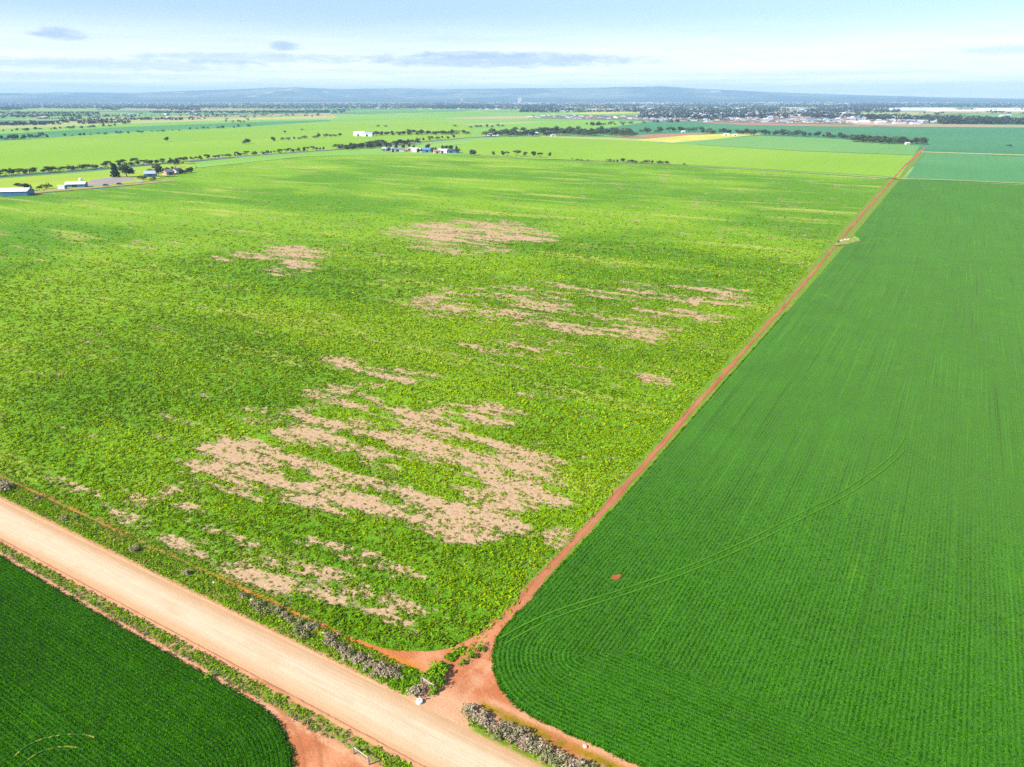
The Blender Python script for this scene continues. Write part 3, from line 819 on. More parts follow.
VG = np.array(alb(146, 196, 16)); VD = np.array(alb(108, 158, 16)); VY = np.array(alb(170, 168, 70)); VGR = np.array(alb(110, 140, 105)); VDR = np.array(alb(178, 150, 118))
def mixcol(*cs):
    cs = np.array(cs)
    return lambda a, b: cs[rng.integers(0, len(cs), len(a))] * rng.uniform(.8, 1.2, (len(a), 1))
def eS_(a): return 43.1 + .6 * sstep(40, 90, -46 - a)
def nedge(a): return 53.6 + np.interp(a, [-900, -143, -28, 500], [.25, .25, -.3, -.3])
pv = [tufts(15000, -210, -47.5, 53.8, 57.7, lambda a, b: (b > nedge(a) + .5) * (.35 + .65 * sstep(.35, .55, fbm(a * .3, b * .3, 71))), mixcol(VG, VG, VD, VY), .26, 7),
      tufts(5000, -210, -47.5, 53.3, 55.0, lambda a, b: .6 * (b > nedge(a) + .15) + 0 * a, mixcol(VY, VY, VG, VG), .17, 6, hz=.5),
      tufts(2600, -38, 20, 53.2, 55.2, lambda a, b: ((b > nedge(a) + .6) & (a + (b - 53) * 1.2 > -36)) * .9, mixcol(VG, VD, VY), .26, 7),
      tufts(12000, -210, 30, 42.8, 46.2, lambda a, b: sstep(.9, 1.5, b - eS_(a)) * (1 - sstep(45.5, 46.0, b)) * (.35 + .65 * sstep(.4, .5, fbm(a * .5, b * .5, 72))) * (a < -37), mixcol(VG, VG, VD, VY), .25, 7),
      tufts(9000, -210, -50, 43, 45.6, lambda a, b: np.exp(-((b - eS_(a) - 1.1 - .15 * np.sin(a * .5)) / .26) ** 2) * (.3 + .7 * sstep(.35, .55, fbm(a * .4, b * .4, 77))), mixcol(VGR, VDR, VDR, VGR * .8, VD), .17, 7),
      tufts(2500, -210, -40, 45.5, 46.1, lambda a, b: .35 * sstep(.5, .6, vnoise(a * .3, b * 0, 3)), mixcol(VDR, VDR * .7), .18, 6),
      tufts(4200, -210, -58, 57.2, 59.4, lambda a, b: .8 * (np.abs(b - np.interp(a, [-125, -110, -84, -65], [58.1, 57.6, 58.0, 57.5])) > .28) * (1 - .6 * sstep(-72, -58, a)), mixcol(VG, VD, VY), .22, 7),
      # weeds along the red track
      tufts(5200, -46.5, -43.2, 63, 330, lambda a, b: .75 * sstep(-42.9, -44.2, a + .25 * np.sin(b * .4)) * sstep(.3, .5, fbm(a * .3, b * .12, 73)), mixcol(VG, VG, LIME), .30, 6),
      tufts(5000, -43.5, -37.0, 68, 420, lambda a, b: .9 * sstep(.5, .6, fbm(a * .3, b * .08, 74)) * (np.abs(a - wedge(b)) < .9), mixcol(VG, VY), .22, 6),
      tufts(300, -46.5, -45, 57.8, 64.5, lambda a, b: np.exp(-((a + 46.4 - (b - 58) * .28) / .5) ** 2) * (1 - seg_band(b, 60.5, 61.5, .1)), mixcol(VG, VD), .36, 12),
      tufts(260, -49.5, -46.4, 54.0, 57.6, lambda a, b: .9 + 0 * a, mixcol(VG, VD, VD), .34, 12)]
V, Fc, cc = join(pv)
tag(obj('verge_grass', mesh_np('verge_grass', V, Fc, M['leaf'], {'col': cc})), kind='stuff')

# standing crop blades near the viewer, along the drill rows
def crop_tufts(name, n, ext, toUV, r, R_head, spacing, cols, far=210):
    a, b = scatter(n, *ext)
    k = in_frame(a, b, 100, 80) & (rng.random(n) > sstep(70, far, np.hypot(a, b))); a, b = a[k], b[k]
    u, v = toUV(a, b); sd = rounded_sd(u, v, r); k = sd > .12; a, b, u, sd = a[k], b[k], u[k], sd[k]
    hd = sd < R_head
    rc = np.where(hd, sd, u)
    ph = (rc / spacing + .0) % 1.0
    k = np.abs(ph - .25) < .25 * (.75 + .5 * fbm(a * .4, b * .4, 5, 2)); a, b = a[k], b[k]
    N = len(a); rad = .20 * rng.uniform(.7, 1.3, N)
    col = np.array(cols)[rng.integers(0, len(cols), N)] * (.75 + .5 * fbm(a * .12, b * .12, 6))[:, None]; rad = rad * .55
    V, Fc, cc = leaves(np.stack([a, b, np.full(N, .30)], 1), np.stack([rad, rad, rad * .9], 1), 3, rad * 1.15, col, rng, up=.3, low=.0)
    print(name, len(Fc))
    return tag(obj(name, mesh_np(name, V, Fc, M['leaf'], {'col': cc})), kind='stuff')


wc = [alb(34, 108, 14), alb(26, 96, 12), alb(52, 132, 26)]
crop_tufts('crop_leaves', 420000, (-150, -46, 8, 44.5), lambda a, b: (-46 - a, 43.1 + .6 * sstep(40, 90, -46 - a) - b), 16., 40., .47, [alb(60, 130, 2), alb(84, 156, 5), alb(50, 118, 2)], 400)
crop_tufts('wheat_leaves', 800000, (-43, 75, 58, 150), lambda a, b: (a - wedge(b), b - 58.8), 12., 16., .62, [alb(58, 128, 3), alb(82, 156, 7), alb(48, 116, 3)], 150)

def edge_tufts(name, n, ext, toUV, r, cols):
    a, b = scatter(n, *ext)
    u, v = toUV(a, b); sd = rounded_sd(u, v, r); k = (np.abs(sd + .02) < .28 * fbm(a * .5, b * .5, 8, 3) * 2) & in_frame(a, b); a, b = a[k], b[k]
    N = len(a); rad = .17 * rng.uniform(.6, 1.4, N)
    V, Fc, cc = leaves(np.stack([a, b, np.full(N, .10)], 1), np.stack([rad, rad, rad * 1.2], 1), 5, rad * .9, np.array(cols)[rng.integers(0, len(cols), N)], rng, up=.3, low=.0)
    return tag(obj(name, mesh_np(name, V, Fc, M['leaf'], {'col': cc})), kind='stuff')
edge_tufts('crop_edge_leaves', 60000, (-150, -45.4, 26, 44.5), lambda a, b: (-46 - a, 43.1 + .6 * sstep(40, 90, -46 - a) - b), 16., [alb(40, 110, 6), alb(80, 130, 20)])
edge_tufts('wheat_edge_leaves', 60000, (-44, 25, 58, 75), lambda a, b: (a - wedge(b), b - 58.8), 12., [alb(50, 122, 8), alb(90, 140, 20)])
edge_tufts('wheat_edge_leaves', 40000, (-43.5, -38, 70, 260), lambda a, b: (a - wedge(b), b - 58.8), 12., [alb(50, 122, 8), alb(90, 140, 20)])

# ------------------------------------------------------------------ saltbush and shrubs
GREYS = [np.array(alb(196, 182, 146)), np.array(alb(178, 170, 128)), np.array(alb(188, 166, 138)), np.array(alb(158, 160, 104))]
def bush_mesh(name, seed, base, n=16):
    r = np.random.default_rng(seed)
    C = np.stack([r.normal(0, .30, n), r.normal(0, .30, n), r.uniform(.15, .62, n)], 1); Rd = np.full((n, 3), .26) * r.uniform(.7, 1.3, (n, 1))
    cols = np.array(base)[None] * r.uniform(.75, 1.25, (n, 1)) + r.uniform(-.01, .01, (n, 3))
    V, Fc, cc = leaves(C, Rd, 22, .17, np.clip(cols, .01, 1), r, up=.2, low=-.3)
    return mesh_np(name, V, Fc, M['tree_leaf'], {'col': cc})


bush_meshes = [bush_mesh('saltbush', 100 + i, GREYS[i % 4]) for i in range(8)]
stem_me = MB()
for i in range(5):
    t = i * 1.3; stem_me.bar((0, 0, -.02), (.3 * math.cos(t), .3 * math.sin(t), .5), .035, .012, 5)
stem_me = stem_me.mesh('stem', M['trunk'])
def bush(a, b, s, label, group, name='saltbush', cat='shrub', k=None, meshes=None):
    o = empty(name, (a, b, .02), random.uniform(0, 6.28)); o.scale = (s * random.uniform(.9, 1.1), s, s * random.uniform(.85, 1.1))
    tag(o, label, cat, group)
    mm = meshes or bush_meshes
    obj('foliage', mm[random.randrange(len(mm)) if k is None else k], o); obj('stem', stem_me, o)
    return o


HG = 'saltbushes in the hedge row below the track entrance'
hl = [(468, 710), (474, 714), (480, 718), (487, 722), (493, 726), (499, 728), (504, 724), (509, 732), (515, 736), (519, 731), (525, 741), (531, 738), (536, 747), (541, 744), (548, 751), (553, 756), (559, 753), (565, 758), (572, 762), (580, 765), (588, 768), (598, 770),
      (471, 708), (484, 714), (497, 733), (511, 727), (528, 746), (544, 756), (556, 762), (570, 768)]
for i, (x, y) in enumerate(hl):
    a, b = G(x, y + 4); bush(a, b, random.uniform(1.0, 1.4), 'grey brown saltbush in the dense hedge beside the mossy strip, right of the entrance', HG)
hn = [(245, 597), (254, 604), (262, 606), (268, 612), (277, 612), (283, 618), (291, 622), (300, 626), (306, 630), (312, 628), (330, 640), (336, 648), (343, 650), (350, 654), (354, 662), (362, 660), (366, 667), (373, 666), (380, 670), (386, 675), (391, 672), (398, 678), (377, 676), (345, 658), (297, 634), (305, 637), (259, 610)]
for x, y in hn:
    a, b = G(x, y); bush(a, b, random.uniform(.85, 1.35), 'olive grey saltbush scattered along the verge between gravel road and orange ditch', 'saltbushes on the verge left of the entrance')
a, b = G(7, 489); bush(a, b, 2.3, 'large grey saltbush on the grassy verge at the left end of the ditch', None, k=0)
a, b = G(2, 487); bush(a, b, 1.7, 'smaller grey saltbush pressed against the largest one on the verge', None, k=2)
a, b = G(40, 499); bush(a, b, .9, 'brown low shrub on the orange ditch edge near the largest saltbush', None, k=2)
a, b = G(64, 520); bush(a, b, .9, 'small grey shrub alone in the verge grass above the gravel road', None, k=0)
a, b = G(76, 519); bush(a, b, .8, 'dull grey shrub beside the ditch, second from the large saltbush', None, k=3)
a, b = G(135, 551); bush(a, b, 1.15, 'dark round shrub below the bare orange soil patch on the verge', None, k=1)
a, b = G(186, 575); bush(a, b, 1.0, 'grey twiggy shrub standing in bright verge grass at mid road', None, k=0)
a, b = G(416, 694); bush(a, b, 1.5, 'pale grey rounded saltbush left of the small white tank', None, k=0)
a, b = G(423, 690); bush(a, b, 1.05, 'small grey saltbush between the fence rail and the white tank', None, k=2)
gm = [bush_mesh('green_shrub', 300 + i, VG * .8) for i in range(3)]
for (x, y, s_, lb) in [(440, 676, 1.9, 'leafy green shrub at the tip of the entrance weeds, tallest there'), (436, 684, 1.6, 'green shrub just right of the pale fence rail'), (433, 692, 1.3, 'green shrub nearest to the small white tank'),
                       (464, 664, 1.0, 'lower bright green shrub on the strip between the two red tracks'), (472, 658, 1.1, 'middle bright green shrub on the strip between the two red tracks'), (480, 651, 1.0, 'upper bright green shrub on the strip between the two red tracks'),
                       (208, 679, .9, 'lime green weed clump on the crop edge below the gravel road')]:
    a, b = G(x, y); bush(a, b, s_, lb, None, 'green_shrub', 'shrub', None, gm)

# pale rocks
def rock(x, y, s, label):
    r = np.random.default_rng(int(x * 7 + y))
    import bmesh
    bm = bmesh.new(); bmesh.ops.create_icosphere(bm, subdivisions=2, radius=1)
    for v_ in bm.verts: v_.co *= .8 + .4 * r.random()
    me = bpy.data.meshes.new('rock'); bm.to_mesh(me); bm.free(); me.materials.append(M['rock'])
    o = obj('rock', me); a, b = G(x, y); o.location = (a, b, s * .3); o.scale = (s, s * .8, s * .6)
    return tag(o, label, 'rock')
rock(214, 583, .32, 'pale pinkish rock alone in green verge grass left of the ditch')
rock(252, 601, .35, 'pale pink rock at the head of the verge saltbushes by the ditch')
rock(323, 634, .32, 'pink rock between saltbushes where the ditch narrows')
rock(341, 646, .34, 'pale rock among the densest verge saltbushes left of the entrance')
rock(327, 645, .25, 'small pinkish rock on the road side of the verge saltbushes')
rock(585, 747, .3, 'pale stone on the wheat edge right of the hedge')

# ------------------------------------------------------------------ fences, rails, tank
post_mb = MB(); post_mb.bar((0, 0, 0), (0, 0, 1.15), .05, .045, 6)
post_me = post_mb.mesh('post', M['post_wood'])
def fence(pts, step, label):
    pts = [np.array(p_) for p_ in pts]
    o = empty('wire_fence', (*pts[0], 0.02)); tag(o, label, 'fence')
    w_ = MB(); base = pts[0]
    for p_, q in zip(pts[:-1], pts[1:]):
        L = np.linalg.norm(q - p_); n = max(1, int(L / step))
        for i in range(n + (q is pts[-1])):
            c_ = p_ + (q - p_) * i / n - base
            ob = obj('post', post_me, o); ob.location = (c_[0], c_[1], 0)
        for hz in (.3, .6, .85, 1.1):
            w_.bar((*(p_ - base), hz), (*(q - base), hz), .0022, .0022, 4)
    w_.build('wire', M['rust'], o)
    return o
fence([(-175, 45.4 - .7), (-110, 44.3), (-70, 43.9), G(342, 742)], 5.0, 'thin wire fence with weathered posts along the weedy verge below the road')
fence([(-175, 57.3), (-110, 57.0), (-84, 57.1), (-66, 56.5), G(421, 683)], 6.0, 'thin wire fence with weathered posts along the ditch above the road')
def strainer(p_, q, label):
    p_, q = np.array(p_), np.array(q); L = np.linalg.norm(q - p_)
    o = empty('fence_strainer', (*p_, .02), math.atan2(*(q - p_)[::-1])); tag(o, label, 'fence end')
    for i, x_ in enumerate((0, L)):
        m_ = MB(); m_.bar((x_, 0, 0), (x_, 0, 1.25), .09, .08, 8); m_.build('post', M['post_wood'], o)
    m_ = MB(); m_.bar((.11, 0, 1.1), (L - .11, 0, 1.1), .06, .06, 8); m_.build('rail', M['rail'], o)
    m_ = MB(); m_.bar((.1, 0, .95), (L - .1, 0, .2), .012, .012, 5); m_.build('brace_wire', M['galv'], o)
strainer(G(422, 684), G(434, 692), 'pale rail between two posts ending the fence above the white tank')
strainer(G(354, 754), G(369, 765), 'pale post and rail fence end beside the green weeds at the lower field corner')
# small white poly tank lying in the weeds
a, b = G(419.5, 702.5)
o = empty('water_tank', (a, b, .03), .5); o.scale = (.8, .8, .8); tag(o, 'small white tank lying in the weeds beside the track entrance', 'tank')
tk = MB()
def lathe(mb, prof, n=20):
    pts = [(r_ * math.cos(2 * PI * i / n), r_ * math.sin(2 * PI * i / n), z_) for r_, z_ in prof for i in range(n)]
    fs = [(k * n + i, k * n + (i + 1) % n, (k + 1) * n + (i + 1) % n, (k + 1) * n + i) for k in range(len(prof) - 1) for i in range(n)]
    mb.poly(pts, fs + [tuple(range(n))[::-1], tuple(range((len(prof) - 1) * n, len(prof) * n))])
lathe(tk, [(.48, 0), (.52, .05), (.52, .2), (.5, .22), (.52, .24), (.52, .40), (.46, .44), (.2, .47)]); tk.build('body', M['white_paint'], o)
tk = MB(); lathe(tk, [(.17, .475), (.17, .50), (.12, .51)], 12); tk.build('lid', M['galv'], o)

# ------------------------------------------------------------------ trees
GUM = np.array([.062, .078, .034]); MAL = np.array([.070, .075, .036]); CON = np.array([.022, .038, .018]); PALM = np.array([.07, .085, .04])
def tree_meshes(style, seed, nl, big=False):
    """unit tree, height 1: returns (trunk mesh, crown mesh)"""
    r = np.random.default_rng(seed)
    mb = MB()
    C, Rd = [], []
    if style == 'gum':
        mb.bar((0, 0, -.01), (.01, 0, .45), .035, .022, 7)
        for i in range(5):
            t = i * 2.4 + r.random(); e = np.array([.24 * math.cos(t), .24 * math.sin(t), r.uniform(.55, .78)])
            mb.bar((.01, 0, r.uniform(.28, .44)), e, .018, .008, 5)
        for i in range(11):
            t = r.uniform(0, 6.28); q = r.uniform(.0, .34)
            C.append((q * math.cos(t), q * math.sin(t), r.uniform(.30, .80))); s_ = r.uniform(.17, .27); Rd.append((s_, s_, s_ * .8))
        base = GUM
    elif style == 'mallee':
        for i in range(4):
            t = i * 1.6 + r.random(); e = np.array([.38 * math.cos(t), .38 * math.sin(t), .62])
            mb.bar((0, 0, -.01), e * .5, .03, .02, 6); mb.bar(e * .5, e * np.array([1.1, 1.1, 1.15]), .02, .008, 5)
        for i in range(10):
            t = r.uniform(0, 6.28); q = .58 * math.sqrt(r.random())
            C.append((q * math.cos(t), q * math.sin(t), r.uniform(.62, .86))); s_ = r.uniform(.15, .25); Rd.append((s_ * 1.2, s_ * 1.2, s_ * .55))
        base = MAL
    elif style == 'conifer':
        mb.bar((0, 0, -.01), (0, 0, .8), .03, .01, 6)
        for i in range(16):
            z_ = .1 + .82 * i / 16; w_ = .30 * (1 - z_) ** .7; t = i * 2.4
            C.append((w_ * .45 * math.cos(t), w_ * .45 * math.sin(t), z_)); Rd.append((w_ * .75 + .03, w_ * .75 + .03, .12))
        base = CON
    else:   # low bushy
        mb.bar((0, 0, -.01), (0, 0, .4), .04, .02, 5)
        for i in range(8):
            t = r.uniform(0, 6.28); q = r.uniform(0, .5)
            C.append((q * math.cos(t), q * math.sin(t), r.uniform(.25, .68))); s_ = r.uniform(.2, .32); Rd.append((s_, s_, s_ * .8))
        base = GUM * 1.1
    C, Rd = np.array(C), np.array(Rd)
    cols = base[None] * r.uniform(.65, 1.4, (len(C), 1)) * np.array([1, 1, 1]) + r.uniform(-.006, .012, (len(C), 3)) * .6
    V, Fc, cc = leaves(C, Rd, nl, .105 if nl > 30 else .17, np.clip(cols, .008, 1), r, up=.25, low=-.6)
    return mb.mesh('trunk', M['trunk']), mesh_np('crown', V, Fc, M['tree_leaf'], {'col': cc})


TREES = {}
for st_ in ('gum', 'mallee', 'conifer', 'bushy'):
    TREES[st_] = [tree_meshes(st_, 500 + i * 13 + len(st_), 60 if st_ != 'bushy' else 50) for i in range(4)]
NT_COUNT = [0]
STYLE_NAME = {'gum': 'gum_tree', 'mallee': 'mallee_tree', 'conifer': 'conifer_tree', 'bushy': 'bushy_tree'}
def tree(x, y, hpx, style, label, group=None, wide=1.0):
    a, b = G(x, y); h = hpx * mpp(y) / cP * 1.15
    o = empty(STYLE_NAME[style], (a, b, .0), random.uniform(0, 6.28)); o.scale = (h * wide * .95, h * wide * .95, h)
    tag(o, label, 'tree', group)
    t_, c_ = random.choice(TREES[style])
    obj('trunk', t_, o); obj('crown', c_, o)
    NT_COUNT[0] += 1
    return o


def row(poly, n, h0, h1, jit, styles, label, group, wide=1.0):
    p_ = np.array(poly, float); L = np.concatenate([[0], np.cumsum(np.linalg.norm(np.diff(p_, axis=0), axis=1))])
    for i in range(n):
        t = (i + random.uniform(.1, .9)) / n * L[-1]
        x, y = np.interp(t, L, p_[:, 0]), np.interp(t, L, p_[:, 1]) + random.uniform(-jit, jit)
        tree(x, y, random.uniform(h0, h1), random.choice(styles), label, group, wide * random.uniform(.85, 1.2))


# farm at the left
tree(116, 177.5, 11, 'conifer', 'dark pointed conifer, left one of the pair by the grey farm yard', None, 1.1)
tree(127, 177.5, 12, 'gum', 'dense dark round tree, right one of the pair by the grey farm yard', None, 1.2)
tree(159, 177, 10.5, 'gum', 'tall brownish tree between the pale farmhouse and pink house', None, 1.0)
tree(151.5, 174, 5, 'bushy', 'small dark tree behind the pale farmhouse roof', None, 1.2)
tree(143, 180, 5, 'bushy', 'low dark bush in front of the pale farmhouse', None, 1.3)
tree(153.5, 181.5, 5, 'bushy', 'small bare-stemmed tree in front of the brownish tall tree', None, .9)
tree(23, 191.5, 7, 'mallee', 'spreading grey tree behind the long blue shed', None, 1.1)
tree(28, 191, 6.5, 'gum', 'round grey-green tree behind the right end of the blue shed', None, 1.2)
tree(40, 190.5, 4.5, 'bushy', 'small dark bush left of the round one on the bare strip', None, 1.2)
tree(47, 189, 6, 'bushy', 'dark rounded bush left of the striped white container', None, 1.2)
row([(165, 174.5), (176, 173)], 3, 4, 6, .5, ['gum', 'bushy'], 'dark tree crowded around the pink farm houses', 'trees around the pink farm houses')
row([(181, 174), (193, 172.5)], 6, 3, 5, .4, ['bushy', 'gum'], 'dark garden tree in the short row right of the pink farm houses', 'trees right of the pink farm houses')
row([(170, 165), (184, 163.5)], 4, 4.5, 7, .7, ['gum', 'mallee'], 'dark tree clustered where the farm drive meets the sealed road', 'trees at the farm drive')
tree(176, 167.5, 5, 'mallee', 'spreading tree over the farm drive just below the road cluster', None)
row([(-20, 178), (0, 176), (60, 171.5), (110, 167.3), (165, 162.8)], 34, 3.2, 5.6, .6, ['mallee', 'mallee', 'gum', 'bushy'], 'dark mallee in the roadside row along the left sealed road', 'mallees along the left sealed road', 1.1)
row([(185, 161), (250, 155.5), (325, 149.8)], 30, 2.2, 4.0, .5, ['mallee', 'gum', 'bushy'], 'dark mallee in the roadside row past the farm drive', 'mallees along the middle sealed road')
tree(167, 141.5, 4, 'gum', 'single tree alone in the lime field, leftmost of its lone trees', None, 1.1)
tree(244, 144.2, 3.6, 'bushy', 'left tree of the touching pair in the lime field', None, 1.3)
tree(248, 143.6, 4.2, 'gum', 'right tree of the touching pair in the lime field', None, 1.3)
row([(0, 140.5), (48, 138)], 14, 2.6, 5, .9, ['gum', 'bushy'], 'dark tree in the dense block at the left end of the lime field', 'tree block at the left end of the lime field')
row([(60, 136.6), (130, 133.6), (250, 127)], 26, 1.4, 3.0, .4, ['gum', 'bushy'], 'small dark tree in the line dividing lime and blue-green fields', 'trees dividing the lime and blue-green fields', 1.2)
row([(0, 132), (60, 129.5), (118, 126.5)], 18, 1.6, 3.2, .5, ['gum', 'bushy'], 'dark tree in the row behind the left blue-green field', 'trees behind the left blue-green field', 1.3)
# centre farmstead
row([(345, 149.4), (365, 148.6), (385, 147.2), (420, 143.4)], 22, 2.6, 5, 1.0, ['gum', 'mallee', 'gum'], 'dark tree in the thicket left of the centre farm sheds', 'thicket left of the centre farm sheds', 1.4)
row([(384, 149.2), (425, 149.6), (460, 150.5)], 14, 2.6, 5, .7, ['gum', 'gum', 'conifer'], 'dark tree standing behind the roofs of the centre farm sheds', 'trees behind the centre farm sheds', 1.1)
row([(-10, 177), (60, 171.6), (110, 167.4), (165, 162.8)], 22, 2.4, 3.8, .4, ['mallee', 'gum'], 'dark mallee in the roadside row along the left sealed road', 'mallees along the left sealed road', 1.3)
row([(190, 160.6), (250, 155.6), (325, 149.8)], 18, 1.8, 3.0, .4, ['mallee', 'gum'], 'dark mallee in the roadside row past the farm drive', 'mallees along the middle sealed road', 1.5)
row([(375, 135.4), (420, 134.6), (465, 133.8)], 18, 2, 3.8, .6, ['gum', 'gum', 'mallee'], 'dark tree in the row running right of the double white shed', 'trees right of the double white shed', 1.6)
row([(335, 149.6), (355, 148.6), (385, 146)], 18, 2.8, 5, .9, ['gum', 'mallee', 'bushy'], 'dark tree in the thicket left of the centre farm sheds', 'thicket left of the centre farm sheds', 1.3)
row([(385, 146), (405, 143.5), (425, 141), (455, 138)], 14, 2.2, 4.2, .6, ['gum', 'bushy'], 'dark tree in the line rising behind the centre farm sheds', 'tree line behind the centre farm sheds')
row([(378, 152.0), (462, 152.8)], 12, 2.5, 5.2, .8, ['gum', 'bushy', 'conifer'], 'dark garden tree standing among the centre farm sheds', 'garden trees at the centre farm sheds')
row([(268, 141.6), (320, 138), (345, 136)], 13, 2.4, 4, .5, ['gum', 'bushy'], 'dark tree in the row leading left from the double white shed', 'trees left of the double white shed', 1.2)
row([(370, 135.6), (395, 134.5), (450, 134.8), (470, 133.5)], 20, 2, 4.2, .7, ['gum', 'bushy'], 'dark tree in the row running right of the double white shed', 'trees right of the double white shed', 1.6)
for (x, y, h_, lb) in [(378, 127, 2, 'small dark bush, left of the pair in the soft green field'), (386, 127.2, 2, 'small dark bush, right of the pair in the soft green field'), (285, 133.4, 2.6, 'lone low bush left of the double white shed'), (302, 130.4, 1.8, 'small lone bush in the field above the shed row'),
                       (455, 127, 2.2, 'lone small tree at the start of the pale fallow strip')]:
    tree(x, y, h_, 'bushy', lb, None, 1.3)
row([(470, 128), (505, 127)], 7, 2, 3, .4, ['gum', 'bushy'], 'dark tree in the short row below the pale fallow strip', 'trees below the pale fallow strip', 1.2)
row([(470, 155.5), (474, 155.3)], 3, 4, 5.5, .2, ['gum'], 'tree in the trio at the right end of the centre farm', 'tree trio right of the centre farm')
row([(489, 156), (551, 157.6)], 8, 3, 5.4, .3, ['gum', 'mallee'], 'small tree in the open line at the far paddock edge', 'open tree line at the far paddock edge')
row([(570, 159.5), (590, 161.3)], 4, 1.2, 2.2, .2, ['bushy'], 'low bush near the tan headland strip of the lime crop', 'low bushes near the tan headland strip', 1.4)
row([(608, 161.5), (668, 164.2)], 14, 1.8, 3.4, .2, ['bushy', 'gum'], 'dark bush in the low hedge edging the lime crop', 'low hedge edging the lime crop', 1.4)
tree(684, 165, 2, 'bushy', 'single bush past the right end of the low lime crop hedge', None, 1.3)
row([(485, 135.5), (520, 135.2), (560, 134.6), (600, 134.5), (632, 135.5)], 62, 3, 5.8, 1.7, ['gum', 'bushy', 'bushy'], 'grey-green gum in the broad woodland belt at the centre', 'gums in the broad centre belt', 1.5)
row([(498, 133), (560, 131.5), (620, 132.5)], 18, 3, 5, 1., ['gum', 'bushy'], 'gum in the back row of the broad woodland belt', 'gums at the back of the centre belt', 1.6)
tree(624, 136.8, 4.5, 'bushy', 'very dark dense tree clump at the right end of the broad belt', None, 2.0)
tree(633, 136.5, 4.2, 'bushy', 'second very dark clump beside the red soil strip', None, 1.6)
row([(640, 133), (690, 131.5), (712, 131.5)], 12, 2.6, 5, .8, ['gum', 'bushy'], 'gum in the thin row behind the red soil and canola strip', 'gums behind the canola strip', 1.5)
row([(700, 133.4), (735, 133.9), (800, 136.3), (860, 139.5), (890, 141.5)], 46, 2.8, 5.2, .6, ['gum', 'gum', 'bushy'], 'dark gum in the long windbreak right of the canola strip', 'gums in the long right windbreak', 1.35)
row([(850, 141), (880, 143), (924, 144)], 28, 3.5, 6.2, 1.0, ['gum', 'gum', 'bushy'], 'purplish dark gum in the block ending the long windbreak', 'gum block ending the long windbreak', 1.4)
tree(1008.5, 147.5, 3, 'bushy', 'single bush alone in the far right blue-green field', None, 1.3)
print('trees', NT_COUNT[0])

# distant trees: more than anyone could count
def mass(name, regs, seed, base, h0, h1, nq=7):
    r = np.random.default_rng(seed); parts = []
    for (x0, x1, y0, y1, n, lo) in regs:
        x = r.uniform(x0, x1, n); y = y0 + (y1 - y0) * r.random(n)
        if callable(lo): k = lo(x, y); x, y = x[k], y[k]
        N = len(x); g = np.array([G(a_, b_) for a_, b_ in zip(x, y)]); sc = mpp(y)
        hh = np.maximum(r.uniform(h0, h1, N), sc * .9)
        wd_ = np.maximum(hh * r.uniform(.45, .8, N), sc * .6)
        col = base[None] * r.uniform(.65, 1.4, (N, 1)); col = np.clip(col + r.uniform(-.008, .014, (N, 3)), .008, 1)
        parts.append(leaves(np.stack([g[:, 0], g[:, 1], hh * .45], 1), np.stack([wd_, wd_, hh * .5], 1), nq, wd_ * 1.15, col, r, up=.2, low=-.7))
    V, Fc, cc = join(parts)
    return tag(obj(name, mesh_np(name, V, Fc, M['tree_leaf'], {'col': cc})), kind='stuff')


def patch(x, y, t=.5, fx=.03, fy=.5, s=5): return fbm(x * fx, y * fy, s) > t
mass('distant_woodland', [
    (-60, 480, 103.6, 108.6, 5200, lambda x, y: y < 109.2 - 0 * x), (-60, 200, 107, 110.5, 1400, lambda x, y: patch(x, y, .5)),
    (400, 900, 102.6, 106.5, 4200, lambda x, y: patch(x, y, .42, .03, .9)), (520, 900, 105.5, 112.5, 4200, lambda x, y: patch(x, y, .40, .03, .6)),
    (430, 560, 104.5, 109.2, 900, None), (640, 860, 112, 118.5, 1500, lambda x, y: patch(x, y, .42, .04, .5)),
    (850, 1110, 103.4, 107.2, 2600, lambda x, y: patch(x, y, .30, .02, .8)), (860, 1110, 106, 117, 900, lambda x, y: patch(x, y, .62, .03, .7, 9)),
    (860, 960, 116, 121.5, 420, lambda x, y: patch(x, y, .45, .05, .6)), (938, 1120, 118.2, 124.2, 900, lambda x, y: patch(x, y, .36, .05, .6)), (940, 1120, 121.5, 124.3, 420, None)], 41, np.array([.035, .045, .028]), 7, 12)
mass('distant_tree_rows', [
    (-40, 90, 114.8, 118.2, 260, lambda x, y: np.abs(y - (117 - x * .012)) < 1.0), (0, 100, 112.8, 114.6, 200, None), (150, 330, 110.8, 113.4, 700, lambda x, y: np.abs(y - (113 - (x - 150) * .006)) < .9), (40, 170, 116, 119.6, 200, lambda x, y: patch(x, y, .45)),
    (120, 200, 117.6, 120.2, 120, lambda x, y: patch(x, y, .5)), (0, 60, 122.8, 125.6, 160, lambda x, y: np.abs(y - (125 - x * .02)) < .9), (60, 130, 120.5, 124, 150, lambda x, y: patch(x, y, .42)), (255, 345, 111.5, 113.2, 160, None), (335, 350, 109.5, 111.5, 20, None),
    (600, 690, 120.8, 124.5, 120, lambda x, y: np.abs(y - (125.2 - (x - 585) * .036)) < .45), (690, 730, 118, 121, 60, None), (585, 625, 124, 126, 40, lambda x, y: np.abs(y - 125.3) < .5),
    (205, 255, 112, 124, 50, lambda x, y: patch(x, y, .55)), (960, 1024, 108.5, 116, 60, lambda x, y: patch(x, y, .6)), (170, 320, 114, 117, 90, lambda x, y: patch(x, y, .55))], 43, np.array([.035, .045, .025]), 6, 9)

